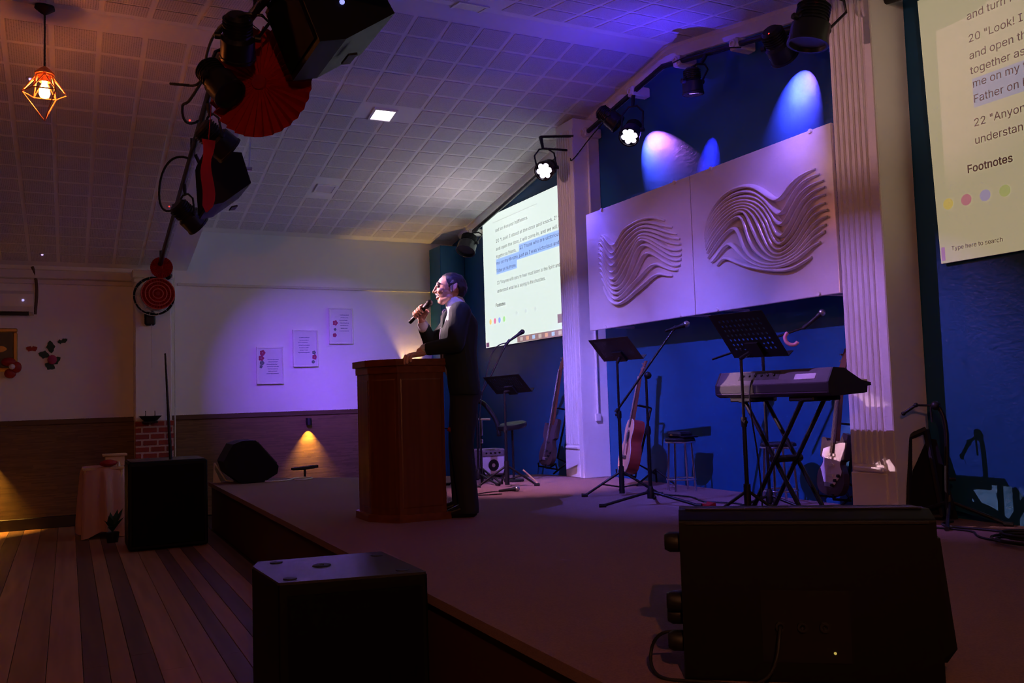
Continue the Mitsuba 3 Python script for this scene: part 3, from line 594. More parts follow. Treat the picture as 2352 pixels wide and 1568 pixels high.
# wall sconces
def sconce(k, y, z, up, label, kk, x=WX+0.012):
    s = 1 if up else -1
    obj('housing', lathe([(0, -0.04), (0.03, -0.04), (0.034, -0.03), (0.034, 0.05), (0.028, 0.05), (0.026, 0.03), (0, 0.03)], (x+0.055, y, z), (0, 0, s), 18), M['black'], 40, parent=k)
    obj('mount', cat(cbox(x, x+0.012, y-0.03, y+0.03, z-0.04, z+0.04, 0.003), box(x+0.01, x+0.04, y-0.012, y+0.012, z-0.01, z+0.01)), M['black'], parent=k)
    L(k, label, 'wall lamp')
    if up: spot('glow_'+k, (x+0.055, y, z+0.06), (x+0.055-0.05, y+0.03, z+0.6), (1.0, 0.56, 0.12), kk, 34, 26)
    else: spot('glow_'+k, (x+0.055, y, z-0.06), (x+0.055-0.045, y, z-0.6), (1.0, 0.49, 0.062), kk, 36, 17)
sconce('wall_lamp', 2.79, 0.60, False, 'small black wall lamp throwing a warm cone down the stone wainscot', 5.0)
sconce('wall_lamp_001', -0.93, 0.60, False, 'wall lamp at the left edge whose warm cone falls on the wainscot of the hall', 20.0)
sconce('wall_lamp_002', 4.22, 1.10, True, 'wall lamp behind the lectern throwing warm light up the white wall', 2.7, x=WX)

exec_order = None
# ------------------------------------------------------------------ things on the side wall
def picture(k, y0, y1, z0, z1, label, flower, ink):
    x = WX
    m = 0.018
    fr = [cbox(x, x+0.05, y0, y1, z1-m, z1, 0.004), cbox(x, x+0.05, y0, y1, z0, z0+m, 0.004), cbox(x, x+0.05, y0, y0+m, z0+m, z1-m, 0.004), cbox(x, x+0.05, y1-m, y1, z0+m, z1-m, 0.004)]
    for f_ in fr: obj('frame_side', f_, M['white'], parent=k)
    obj('print', box(x, x+0.04, y0+m, y1-m, z0+m, z1-m), M['paper'], parent=k)
    g = []
    w, h = y1-y0, z1-z0
    for i in range(7):
        a, b = ink[0]+0.02*((i*31) % 4), ink[1]-0.03*((i*17) % 3)
        zz = z0+h*(ink[2]+(ink[3]-ink[2])*i/6)
        g.append(box(x+0.039, x+0.0405, y0+w*a, y0+w*b, zz-0.004, zz+0.004))
    obj('lettering', cat(*g), M['ink'], parent=k)
    g = []
    for (fy, fz, s, mm) in flower:
        c = (x+0.0405, y0+w*fy, z0+h*fz)
        pt = []
        for j in range(5):
            a = j*2*math.pi/5
            pt.append(ball((c[0], c[1]+math.cos(a)*s*0.6, c[2]+math.sin(a)*s*0.6), (0.0012, s*0.5, s*0.5), 1))
        obj('flower' if mm == 'flower' else 'leaf', cat(*pt), M[mm], parent=k)
    L(k, label, 'picture frame')
picture('picture_frame', 2.143, 2.48, 1.09, 1.566, 'lowest of three white framed flower prints on the lit wall, flowers at its top left', [(.22, .84, .035, 'flower'), (.17, .70, .035, 'flower'), (.20, .57, .028, 'leaf'), (.16, .47, .02, 'leaf')], (.36, .82, .28, .66))
picture('picture_frame_001', 2.606, 2.93, 1.306, 1.792, 'middle of three white framed flower prints on the lit wall, flower at its right edge', [(.86, .26, .032, 'flower'), (.84, .38, .024, 'leaf'), (.80, .13, .022, 'leaf')], (.20, .66, .38, .78))
picture('picture_frame_002', 3.088, 3.405, 1.604, 2.085, 'highest of three white framed flower prints on the lit wall, flower at its left edge', [(.25, .58, .034, 'flower'), (.24, .40, .018, 'leaf'), (.22, .24, .026, 'flower')], (.42, .84, .36, .80))
# air conditioner
k = 'air_conditioner'
pr_ = [(0, 1.935), (0.10, 1.935), (0.17, 1.96), (0.20, 2.02), (0.20, 2.16), (0.16, 2.20), (0, 2.20)]
obj('casing', prism(pr_, 0.85, mat4(V3(WX, -1.20, 0), V3(1, 0, 0), V3(0, 0, 1), V3(0, -1, 0)) @ mat4(V3(0, 0, -0.85), V3(1, 0, 0), V3(0, 1, 0), V3(0, 0, 1))), M['acplastic'], 25, parent=k)
obj('outlet', hull([(WX+a, yy, z) for yy in (-1.16, -0.40) for a, z in ((0.09, 1.928), (0.17, 1.955), (0.178, 1.965), (0.10, 1.94))]), M['black'], parent=k)
obj('flap', hull([(WX+a, yy, z) for yy in (-1.15, -0.41) for a, z in ((0.185, 1.965), (0.203, 2.02), (0.205, 2.02), (0.187, 1.963))]), M['acplastic'], parent=k)
obj('indicator', ball((WX+0.203, -0.455, 2.09), 0.013, 2), M['plate'], parent=k, emitter=emit((0.5, 0.45, 1.0), 1.0, 0.1))  # glowing ball in place of a reflection on the casing, no indicator lamp
obj('drain_pipe', tube(spline([(WX+0.03, -0.34, 1.95), (WX+0.03, -0.325, 2.15), (WX+0.03, -0.33, 2.33), (WX+0.05, -0.37, 2.50)], 16), 0.016, 8), M['brown'], True, parent=k)
L(k, 'white air conditioner on the hall side wall at the left edge', 'air conditioner')
k = 'gilt_picture'
y0, y1, z0, z1 = -1.0, -0.515, 1.295, 1.785
for b in (cbox(WX, WX+0.035, y0, y1, z1-0.045, z1, 0.01), cbox(WX, WX+0.035, y0, y1, z0, z0+0.045, 0.01), cbox(WX, WX+0.035, y0, y0+0.045, z0+0.045, z1-0.045, 0.01), cbox(WX, WX+0.035, y1-0.045, y1, z0+0.045, z1-0.045, 0.01)): obj('frame_side', b, M['gold'], parent=k)
obj('print', box(WX, WX+0.015, y0+0.04, y1-0.04, z0+0.04, z1-0.04), M['picture'], parent=k)
obj('motif', cat(ball((WX+0.015, -0.72, 1.55), (0.002, 0.10, 0.04), 2), ball((WX+0.015, -0.74, 1.62), (0.002, 0.03, 0.05), 2)), M['gold'], parent=k)
L(k, 'dark picture in a gilt frame cut by the left edge', 'picture')
k = 'red_bow'
obj('ribbon', cat(ball((WX+0.07, -0.60, 1.40), (0.04, 0.075, 0.05), 2), ball((WX+0.07, -0.525, 1.34), (0.04, 0.055, 0.065), 2), ball((WX+0.06, -0.585, 1.27), (0.03, 0.06, 0.055), 2)), M['red'], True, parent=k)
obj('bauble', ball((WX+0.10, -0.565, 1.345), 0.032, 2), M['plate'], True, parent=k)
L(k, 'red bow with a pale bauble on the corner of the gilt picture', 'bow')
k = 'wall_decoration'
def leafpoly(L0, W0, lob=3):
    p = []
    for t in np.linspace(0, 1, 2*lob+1): p.append((L0*t, W0*math.sin(math.pi*t)*(1.0 if int(round(t*2*lob)) % 2 else 0.72)))
    return p + [(a, -b) for a, b in p[-2:0:-1]]
def leafmesh(y, z, ang, l, w):
    m = prism(leafpoly(l, w), 0.006); c, s = math.cos(ang), math.sin(ang)
    m.apply_transform(mat4(V3(WX+0.004, y, z), V3(0, c, s), V3(0, -s, c), V3(1, 0, 0))); return m
for a in ((-0.17, 1.50, 1.7, .15, .05), (-0.19, 1.47, 2.9, .12, .05), (-0.20, 1.37, 0.6, .15, .05), (-0.24, 1.38, -0.5, .12, .05)): obj('leaf', leafmesh(*a), M['green'], parent=k)
obj('bell', ball((WX+0.025, -0.165, 1.425), (0.025, 0.05, 0.055), 2), M['flower'], True, parent=k)
L(k, 'dark green holly and bell decoration stuck on the hall side wall', 'wall decoration')
obj('wall_decoration_001', cat(leafmesh(-0.36, 1.54, 2.8, .075, .035), leafmesh(-0.38, 1.54, 0.4, .07, .035)), M['red']); L('wall_decoration_001', 'small red leaf sticker on the wall left of the holly', 'wall decoration')
obj('wall_decoration_002', cat(leafmesh(-0.08, 1.625, 0.5, .085, .03), leafmesh(-0.06, 1.64, 3.4, .05, .03)), M['green']); L('wall_decoration_002', 'small dark green leaf sticker on the wall right of the holly', 'wall decoration')
# wall fan, rosettes, camera and bowl on the hall pillar
k = 'wall_fan'
FC = V3(-11.0, 0.893, 2.13)
obj('rear_guard', lathe([(0.20, -0.05), (0.225, -0.03), (0.23, 0.0)], FC, (1, 0, 0), 30), M['black'], 60, parent=k)
for i in range(6): obj('guard_ring', ring(FC+V3(0.055-0.045*(i/5)**2, 0, 0), (1, 0, 0), 0.04+0.038*i, 0.0035, 30, 5), M['offwhite'], True, parent=k)
for i in range(14):
    a = i*2*math.pi/14
    obj('guard_wire', tube([FC+V3(0.055, 0.03*math.cos(a), 0.03*math.sin(a)), FC+V3(0.04, 0.15*math.cos(a), 0.15*math.sin(a)), FC+V3(0.0, 0.232*math.cos(a), 0.232*math.sin(a))], 0.0028, 5), M['offwhite'], True, parent=k)
for i in range(3):
    a = i*2*math.pi/3+0.4
    p = [FC+V3(-0.01+0.03*t, (0.04+0.15*s)*math.cos(a+t*0.45), (0.04+0.15*s)*math.sin(a+t*0.45)) for s in (0, 1) for t in (-1, 1)]
    obj('blade', hull(p+[q+V3(0.004, 0, 0) for q in p]), M['acplastic'], parent=k)
obj('motor', lathe([(0, -0.16), (0.07, -0.15), (0.08, -0.06), (0.04, 0.0), (0.03, 0.05), (0, 0.055)], FC, (1, 0, 0), 20), M['black'], 40, parent=k)
obj('mount', cat(cbox(-11.2, -11.12, 0.80, 0.92, 1.80, 1.96, 0.02), rod((-11.15, 0.875, 1.92), (-11.12, 0.893, 2.10), 0.02)), M['black'], parent=k)
obj('pull_cord', tube([(-11.12, 0.875, 1.81), (-11.12, 0.875, 1.30)], 0.0035, 5), M['offwhite'], True, parent=k)
L(k, 'wall fan on the white hall pillar half hidden by red paper rosettes', 'fan')
def rosette(k, c, n, R, label, rings_=5):
    x, y, d = frame(n); N = 32; c = np.array(c, float)
    v, f = [], []
    rr = np.linspace(0.02, 1.0, 7)*R
    for i, r_ in enumerate(rr):
        for j in range(2*N):
            a = j*math.pi/N; h = (0.06*r_ if j % 2 else -0.06*r_)
            v.append(c + (np.cos(a)*x+np.sin(a)*y)*r_*(1.0 if (j % 2 or i < 6) else 0.965) + d*h)
    for i in range(6):
        for j in range(2*N):
            a, b = i*2*N+j, i*2*N+(j+1) % (2*N)
            f += [(a, b, b+2*N), (a, b+2*N, a+2*N)]
    obj('pleats', trimesh.Trimesh(v, f, process=False), M['redpaper'], parent=k)
    for q in range(rings_):
        R2 = R*(0.30+0.66*q/max(rings_-1, 1)) if rings_ > 1 else R*0.9
        obj('band', ring(c+d*0.055*R2, d, R2, 0.006+0.012*R, 36, 6), M['redpale'], True, parent=k)
    obj('centre', lathe([(0, 0.05*R+0.008), (R*0.13, 0.05*R+0.004), (R*0.13, 0.0), (0, 0)], c, d, 20), M['red'], 40, parent=k)
    L(k, label, 'paper rosette')
rosette('paper_rosette', (-10.86, 0.924, 2.143), (1, -0.12, 0), 0.185, 'red paper rosette with paler rings in front of the wall fan', 4)
rosette('paper_rosette_001', (-10.84, 0.963, 2.445), (1, -0.2, 0), 0.125, 'small plain red paper rosette above the ringed one', 0)
rosette('paper_fan', (-5.25, 1.02, 2.74), (0.80, -0.62, 0.0), 0.335, 'big red pleated paper fan hanging from the pipe behind the nearer loudspeaker', 0)
for k_, p0 in (('paper_rosette', (-10.86, 0.93, 2.42)), ('paper_fan', tp(-5.25))):
    pass
obj('hanging_thread', tube([(-5.25, 1.02, 3.06), tp(-5.25)], 0.003, 5), M['wire'], parent='paper_fan')
obj('hanging_thread', tube([(-10.85, 0.95, 2.50), tp(-10.85)], 0.003, 5), M['wire'], parent='paper_rosette_001')
obj('hanging_thread', tube([(-10.86, 0.94, 2.30), (-10.85, 0.955, 2.36)], 0.003, 5), M['wire'], parent='paper_rosette')
zz = np.linspace(0, 1, 12)
rb = [V3(-6.60+0.02*math.sin(5*t), 0.90+0.012*math.sin(9*t+1), 2.76-0.53*t) for t in zz]
v = []
for i, p in enumerate(rb):
    w = 0.062 if i < 3 else 0.05
    if i == 11: w = 0.008
    ang = 0.5+0.5*math.sin(7*zz[i]); e = V3(-0.25*math.cos(ang), 0.9, 0)*w*(0.75+0.25*math.cos(ang*2))
    v += [p-e, p+e, p-e+V3(-0.004, 0, 0), p+e+V3(-0.004, 0, 0)]
f = []
for i in range(11):
    a = 4*i
    f += [(a, a+1, a+5), (a, a+5, a+4), (a+3, a+2, a+6), (a+3, a+6, a+7), (a+2, a, a+4), (a+2, a+4, a+6), (a+1, a+3, a+7), (a+1, a+7, a+5)]
obj('red_ribbon', cat(trimesh.Trimesh(v, f, process=False), tube([rb[0], tp(-6.62)], 0.004, 5)), M['redpaper'], 40); L('red_ribbon', 'red paper ribbon hanging down in front of the farther loudspeaker', 'ribbon')
k = 'security_camera'
obj('body', rod((-11.17, 1.085, 2.40), (-11.03, 1.05, 2.36), 0.028, 0.03, 14), M['black'], 40, parent=k); obj('mount', rod((-11.19, 1.10, 2.42), (-11.13, 1.08, 2.39), 0.014), M['steel'], parent=k)
L(k, 'small black security camera at the top of the hall pillar', 'camera')
k = 'black_bowl'
obj('bowl', lathe([(0.05, 0.0), (0.07, 0.005), (0.115, 0.05), (0.128, 0.062), (0.12, 0.06), (0.065, 0.015), (0, 0.012)], (-11.08, 0.853, 0.68), (0, 0, 1), 24), M['black'], 40, parent=k)
for s in (-0.05, 0.05): obj('candle_pin', rod((-11.08, 0.853+s, 0.69), (-11.08, 0.853+s, 0.80), 0.004, m=6), M['black'], parent=k)
obj('shelf', cbox(-11.2, -10.99, 0.77, 0.93, 0.662, 0.68, 0.004), M['black'], parent=k)
L(k, 'black bowl on a small shelf over the brick base of the hall pillar', 'bowl')

# ------------------------------------------------------------------ on the hall floor
k = 'subwoofer'
q = np.array([(-4.29, 0.79), (-4.17, 0.745), (-3.72, 0.768), (-3.58, 1.368), (-4.20, 1.368)])
fp = Polygon(q).buffer(-0.012, join_style=2).buffer(0.012, quad_segs=4)
obj('cabinet', prism(fp, 0.575, mat4(V3(0, 0, -0.485), V3(1, 0, 0), V3(0, 1, 0), V3(0, 0, 1))), M['speaker'], 30, parent=k)
obj('top_panel', prism(fp.buffer(-0.004), 0.01, mat4(V3(0, 0, 0.09), V3(1, 0, 0), V3(0, 1, 0), V3(0, 0, 1))), M['speakertop'], 30, parent=k)
obj('pole_socket', cat(lathe([(0.012, 0.0), (0.012, 0.004), (0.035, 0.006), (0.042, 0.002), (0.042, 0)], (-4.0, 1.02, 0.10), (0, 0, 1), 24), lathe([(0, 0.001), (0.02, 0.003), (0.024, 0)], (-4.0, 1.02, 0.10), (0, 0, 1), 20)), M['black'], 40, parent=k)
for x, y in ((-4.2, 0.86), (-3.78, 0.83), (-4.1, 1.31), (-3.68, 1.29)):
    obj('top_pad', lathe([(0.03, 0), (0.028, 0.004), (0, 0.005)], (x, y, 0.10), (0, 0, 1), 16), M['black'], parent=k)
    obj('foot', lathe([(0.03, 0), (0.03, 0.016), (0, 0.016)], (x, y, FZ), (0, 0, 1), 14), M['black'], parent=k)
gr_ = np.array([(-3.695, 0.80), (-3.585, 1.34)]); gd = gr_[1]-gr_[0]; gn = np.array([gd[1], -gd[0]])/np.linalg.norm(gd)
obj('grille', hull([(p[0]+gn[0]*h, p[1]+gn[1]*h, z) for p in gr_ for z in (-0.45, 0.05) for h in (0.012, 0.024)]), M['grille'], parent=k)
L(k, 'near black subwoofer box on the hall floor against the stage edge, lid lit violet', 'loudspeaker')
k = 'subwoofer_001'
obj('cabinet', cbox(-9.62, -9.02, 0.50, 1.205, -0.485, 0.325, 0.012), M['speaker'], parent=k)
obj('grille', cbox(-9.02, -9.005, 0.53, 1.175, -0.45, 0.29, 0.005), M['grille'], parent=k)
obj('top_panel', cbox(-9.60, -9.04, 0.52, 1.185, 0.325, 0.333, 0.003), M['speakertop'], parent=k)
for x in (-9.55, -9.09):
    for y in (0.57, 1.13): obj('foot', lathe([(0.03, 0), (0.03, 0.016), (0, 0.016)], (x, y, FZ), (0, 0, 1), 14), M['black'], parent=k)
L(k, 'far black subwoofer standing on the hall floor beside the covered table', 'loudspeaker')
k = 'antenna_pole'
obj(k, tube([(-9.2, 0.89, 0.333), (-9.2, 0.845, 1.36)], [0.016, 0.008], 8), M['black'], True); L(k, 'thin black pole rising from the far subwoofer', 'pole')
# small table with a hanging cloth
k = 'table'
TCX, TCY, TZ = -10.4, 0.33, 0.235
n = 64; v, f = [], []
lv = [(0.0, 0.0, 0), (0.19, 0.0, 0), (0.205, -0.008, 0), (0.215, -0.06, 0.35), (0.225, -0.30, 0.8), (0.235, -0.52, 1.0), (0.24, -0.66, 1.0)]
for r_, dz, fo in lv:
    for j in range(n):
        a = j*2*math.pi/n
        sq = 1.0/max(abs(math.cos(a)), abs(math.sin(a)))**0.45
        w = 1 + fo*0.09*math.sin(8*a+0.5) + fo*0.05*math.sin(13*a)
        zz_ = dz - (0.07*(0.5+0.5*math.cos(4*(a-math.pi/4))) if dz < -0.5 else 0)
        v.append((TCX+r_*sq*w*math.cos(a), TCY+r_*sq*w*math.sin(a), max(TZ+zz_, FZ+0.004)))
for i in range(len(lv)-1):
    for j in range(n):
        a, b = i*n+j, i*n+(j+1) % n
        f += [(a, b, b+n), (a, b+n, a+n)]
obj('tablecloth', trimesh.Trimesh(v, f, process=False), M['cloth'], 60, parent=k)
obj('top', cbox(TCX-0.20, TCX+0.20, TCY-0.20, TCY+0.20, TZ-0.03, TZ-0.004, 0.004), M['ltwood'], parent=k)
for sx in (-1, 1):
    for sy in (-1, 1): obj('leg', rod((TCX+0.15*sx, TCY+0.15*sy, FZ), (TCX+0.17*sx, TCY+0.17*sy, TZ-0.03), 0.016), M['ltwood'], parent=k)
L(k, 'small table under a pinkish cloth hanging to the floor beside the far subwoofer', 'table')
k = 'wooden_box'
b0 = (-10.50, -10.34, 0.33, 0.56, TZ, TZ+0.125)
obj('body', cat(cbox(-10.50, -10.34, 0.35, 0.54, TZ, TZ+0.10, 0.004)), M['ltwood'], parent=k); obj('lid', cbox(-10.515, -10.325, 0.325, 0.565, TZ+0.10, TZ+0.122, 0.004), M['ltwood'], parent=k)
L(k, 'light wooden box with a lid on the covered table', 'box')
k = 'red_cloth_bundle'
m = ball((-10.22, 0.375, TZ+0.035), (0.07, 0.085, 0.036), 3); m.vertices += 0.02*(meshkit.fbm(m.vertices*22, 2)[:, None]-0.5); m.vertices[:, 2] = np.maximum(m.vertices[:, 2], TZ+0.001)
obj(k, m, M['red'], True); L(k, 'dark red bundle in front of the wooden box on the covered table', 'cloth')
k = 'small_jar'
obj(k, lathe([(0, 0), (0.014, 0), (0.016, 0.02), (0.01, 0.04), (0.011, 0.05), (0, 0.05)], (-10.19, 0.475, TZ), (0, 0, 1), 14), M['acplastic'], 40); L(k, 'small pale jar next to the red bundle on the covered table', 'jar')
k = 'dark_plant'
rng = np.random.default_rng(4)
for i in range(11):
    a = rng.uniform(0, 6.28); l = rng.uniform(0.12, 0.24); b = V3(-9.85, 0.40, FZ+0.10); e = b+V3(math.cos(a)*l*0.6, math.sin(a)*l*0.6, l*rng.uniform(0.2, 1.0))
    x, y_, d = frame(e-b); mid = (b+e)/2+V3(0, 0, 0.03)
    obj('leaf', hull([b, mid+x*0.03, mid-x*0.03, e, mid+V3(0, 0, 0.004)]), M['green'], parent=k)
obj('pot', lathe([(0, 0), (0.05, 0), (0.065, 0.10), (0.06, 0.10), (0.055, 0.09), (0, 0.085)], (-9.85, 0.40, FZ), (0, 0, 1), 18), M['black'], 40, parent=k)
L(k, 'dark potted plant on the hall floor at the foot of the covered table', 'plant')
# ------------------------------------------------------------------ lectern
k = 'lectern'
PC = V3(-6.12, 2.12, 0)
def octo(w, d, c): # front is -y, its two front corners cut
    return [(-w/2, d/2), (-w/2, -d/2+c*0.7), (-w/2+c, -d/2), (w/2-c, -d/2), (w/2, -d/2+c*0.7), (w/2, d/2)]
def at(m): m.apply_translation(PC); return m
I4 = lambda z: mat4(V3(0, 0, z), V3(1, 0, 0), V3(0, 1, 0), V3(0, 0, 1))
obj('body', at(prism(octo(0.68, 0.48, 0.20), 0.97, I4(0.05))), M['podium'], parent=k)
obj('plinth', at(prism(octo(0.73, 0.53, 0.215), 0.05, I4(0.0))), M['podium_trim'], parent=k)
obj('top', at(cat(prism(octo(0.735, 0.54, 0.215), 0.045, I4(1.07)), prism(octo(0.70, 0.50, 0.205), 0.05, I4(1.02)))), M['podium_trim'], parent=k)
for (a, b) in (((-0.34, -0.10), (-0.14, -0.24)), ((-0.14, -0.24), (0.14, -0.24)), ((0.14, -0.24), (0.34, -0.10)), ((0.34, -0.10), (0.34, 0.24))):
    a, b = V3(*a, 0), V3(*b, 0); d = (b-a)/np.linalg.norm(b-a); n = V3(d[1], -d[0], 0); l = np.linalg.norm(b-a)
    pts = [PC+a+d*t+n*h*(1 if s else 0)+V3(0, 0, z) for s, h in ((0, 0), (1, 0.003)) for t in ((0.02, l-0.02) if not s else (0.028, l-0.028)) for z in ((0.09, 0.98) if not s else (0.1, 0.97))]
    obj('panel', hull(pts), M['podium'], parent=k)
L(k, 'dark reddish wooden lectern with cut corners that the speaker leans on', 'lectern')

# ------------------------------------------------------------------ the speaker
k = 'person'
PO = V3(-5.86, 2.52, 0); PF = V3(-0.395, -0.9187, 0); PS = V3(0.9187, -0.395, 0)
def B(f, s, z): return PO + PF*f + PS*s + V3(0, 0, z)      # forward, towards the camera (his left), up
def bn(*a): return bone(*[((x[0], x[1], x[2]), x[3]) for x in a])
def place_local(m):
    v = m.vertices.copy(); m.vertices = PO + v[:, :1]*PF + v[:, 1:2]*PS + np.stack([0*v[:, 0], 0*v[:, 0], v[:, 2]], 1)
    m.invert() if np.linalg.det(np.stack([PF, PS, V3(0, 0, 1)])) < 0 else None
    return m
# joints (forward, left, up)
shL, elL, wrL = (-0.015, 0.185, 1.435), (0.02, 0.275, 1.205), (0.235, 0.215, 1.180)
shR, elR, wrR = (0.0, -0.185, 1.435), (0.20, -0.23, 1.235), (0.262, -0.125, 1.385)
hand = []
# left hand lies on the lectern's near edge, fingers over it
hand.append(bn((0.235, 0.215, 1.178, .031), (0.268, 0.222, 1.163, .029)))
palmL = [(0.265, 0.200, 1.152, .021), (0.250, 0.240, 1.150, .020), (0.345, 0.205, 1.140, .017), (0.318, 0.262, 1.138, .017)]
hand.append(bn(*palmL))
for i, (a, l) in enumerate((((0.348, 0.212, 1.140), .062), ((0.342, 0.232, 1.139), .074), ((0.334, 0.250, 1.138), .070), ((0.322, 0.264, 1.137), .055))):
    d1 = np.array((0.62-0.14*i, 0.62+0.10*i, -0.10)); d1 /= np.linalg.norm(d1)
    b = np.array(a)+d1*l*0.50; c = b+(d1*0.62+np.array((0, 0, -0.75)))*l*0.42; d = c+(d1*0.15+np.array((0, 0, -1.0)))*l*0.34
    hand += [bn((*a, .0108), (*b, .010)), bn((*b, .010), (*c, .0092)), bn((*c, .0092), (*d, .0082))]
hand += [bn((0.285, 0.200, 1.150, .016), (0.335, 0.172, 1.136, .0125)), bn((0.335, 0.172, 1.136, .0125), (0.375, 0.170, 1.130, .0105))]
# right hand closed round the microphone
mh, mt = np.array((0.192, -0.02, 1.538)), np.array((0.352, -0.115, 1.402)); md = (mt-mh)/np.linalg.norm(mt-mh)
gc = mh + (mt-mh)*0.55
e1 = np.cross(md, (0, 1, 0)); e1 /= np.linalg.norm(e1)
if e1[2] < 0: e1 = -e1                      # up and forward off the shaft
e2 = np.cross(md, e1); e2 = e2 if e2[1] > 0 else -e2      # towards the camera
hand.append(bn((*wrR, .029), (0.268, -0.118, 1.418, .028)))
pal = [(*(gc - e2*0.034 + md*t + e1*h), .015) for t in (-0.036, 0.036) for h in (-0.030, 0.026)]
hand.append(bn(*pal, (0.268, -0.118, 1.420, .022)))
for i in range(4):
    b0 = gc + md*(-0.034+0.0225*i)
    ps = [b0 + e1*(0.030*math.sin(t))*1.0 + e2*(-0.032*math.cos(t)) for t in (0.9, 1.7, 2.7, 3.6)]
    for a, b, r in zip(ps[:-1], ps[1:], (.0105, .0098, .0088)): hand.append(bn((*a, r), (*b, r*0.94)))
th = [gc - e2*0.03 - e1*0.012 - md*0.03, gc - e2*0.01 - e1*0.034 - md*0.05, gc + e2*0.02 - e1*0.026 - md*0.062]
for a, b in zip(th[:-1], th[1:]): hand.append(bn((*a, .0125), (*b, .0105)))
# head, facing forward, tilted up a little
hd = []
hd.append(msph((0.048, 0, 1.648), (0.098, 0.077, 0.086)))
hd.append(msph((0.078, 0, 1.600), (0.075, 0.066, 0.088)))
hd.append(bn((0.112, 0.022, 1.537, .026), (0.112, -0.022, 1.537, .026), (0.06, 0.048, 1.560, .022), (0.06, -0.048, 1.560, .022), (0.09, 0, 1.60, .04)))
hd.append(bn((0.128, 0, 1.532, .016), (0.115, 0, 1.55, .03)))                       # chin
hd.append(bn((0.132, 0.030, 1.655, .017), (0.132, -0.030, 1.655, .017), (0.138, 0, 1.658, .014)))    # brow
hd.append(bn((0.150, 0, 1.645, .009), (0.168, 0, 1.606, .0125), (0.148, 0, 1.600, .016)))             # nose
hd += [bn((0.155, s, 1.602, .010), (0.142, s*1.2, 1.606, .012)) for s in (0.012, -0.012)]
hd += [msph((0.112, s, 1.606), (0.035, 0.024, 0.026)) for s in (0.042, -0.042)]                       # cheeks
hd.append(bn((0.136, 0.018, 1.568, .015), (0.136, -0.018, 1.568, .015)))                              # muzzle
for s in (1, -1):
    hd.append(bn((0.022, s*0.073, 1.640, .010), (0.004, s*0.086, 1.648, .008), (0.008, s*0.086, 1.622, .007), (0.026, s*0.074, 1.604, .008)))
neck = bn((-0.005, 0, 1.455, .066), (0.030, 0, 1.565, .057))
body = [union(hd), neck, union(hand)]
body += [bn((-0.01, 0.13, 1.40, .065), (-0.01, -0.13, 1.40, .065), (-0.02, 0.10, 1.12, .09), (-0.02, -0.10, 1.12, .09), (-0.03, 0.09, 0.95, .09), (-0.03, -0.09, 0.95, .09))]
for a, b, c in ((shL, elL, wrL), (shR, elR, wrR)):
    body += [bn((*a, .052), (*b, .040)), bn((*b, .040), (*c, .029))]
fe = [((-0.03, 0.095, 0.90), (0.0, 0.105, 0.50), (-0.03, 0.115, 0.09)), ((-0.03, -0.095, 0.90), (0.02, -0.10, 0.50), (0.02, -0.105, 0.09))]
for h, kn, an in fe: body += [bn((*h, .075), (*kn, .052)), bn((*kn, .052), (*an, .038))]
bm = mesh_of(union(body).refine_to_length(0.008)); bm.merge_vertices(); trimesh.smoothing.filter_taubin(bm, lamb=0.5, nu=0.52, iterations=8)
obj('body', place_local(bm), M['skin'], True, parent=k); labels[k+'__body'] = {'label': 'skin of the face, neck and hands'}
# hair: cap without the face, sideburns, brows, moustache
cap = msph((0.040, 0, 1.655), (0.107, 0.0845, 0.090)) + msph((0.010, 0, 1.63), (0.084, 0.078, 0.085))
cut = bn((0.20, 0.10, 1.58, .06), (0.20, -0.10, 1.58, .06), (0.128, 0.10, 1.675, .05), (0.128, -0.10, 1.675, .05), (0.09, 0.10, 1.56, .05), (0.09, -0.10, 1.56, .05))
cap = cap - cut - bn((0.03, 0.11, 1.600, .040), (0.03, -0.11, 1.600, .040), (0.12, 0, 1.50, .06)) - bn((0.03, 0, 1.44, .10), (0.03, 0, 1.49, .08))
for s in (1, -1): cap = cap - bn((0.012, s*0.10, 1.628, .028), (0.012, s*0.08, 1.628, .022))
hm = mesh_of(cap.refine_to_length(0.008)); hm.merge_vertices(); trimesh.smoothing.filter_taubin(hm, iterations=4)
hm.vertices += (0.010*(meshkit.fbm(hm.vertices*np.array([35, 35, 60]), 3)-0.45))[:, None]*((hm.vertices-np.array([0.03, 0, 1.63]))/0.1)
obj('hair', place_local(hm), M['hair'], 50, parent=k); labels[k+'__hair'] = {'label': 'short dark hair'}
for s in (1, -1):
    obj('sideburn', place_local(soft(bn((0.048, s*0.0725, 1.655, .011), (0.040, s*0.0715, 1.600, .008), (0.030, s*0.076, 1.672, .010)), 0.006, 6)), M['greyhair'], True, parent=k)
    obj('eyebrow', place_local(soft(bn((0.146, s*0.014, 1.664, .006), (0.139, s*0.036, 1.668, .006), (0.124, s*0.052, 1.660, .005)), 0.005, 4)), M['hair'], True, parent=k)
    obj('eye', place_local(mesh_of(msph((0.1335, s*0.032, 1.640), .0125))), M['hair'], True, parent=k)
obj('moustache', place_local(soft(bn((0.153, 0.008, 1.588, .009), (0.153, -0.008, 1.588, .009), (0.136, 0.034, 1.577, .007), (0.136, -0.034, 1.577, .007)), 0.005, 5)), M['greyhair'], True, parent=k)
obj('mouth', place_local(soft(bn((0.147, 0.012, 1.566, .006), (0.147, -0.012, 1.566, .006), (0.134, 0.034, 1.573, .005), (0.134, -0.034, 1.573, .005)), 0.005, 4)), M['teeth'], True, parent=k)
obj('lower_lip', place_local(soft(bn((0.149, 0.012, 1.557, .007), (0.149, -0.012, 1.557, .007), (0.132, 0.032, 1.566, .005), (0.132, -0.032, 1.566, .005)), 0.005, 4)), M['lip'], True, parent=k)
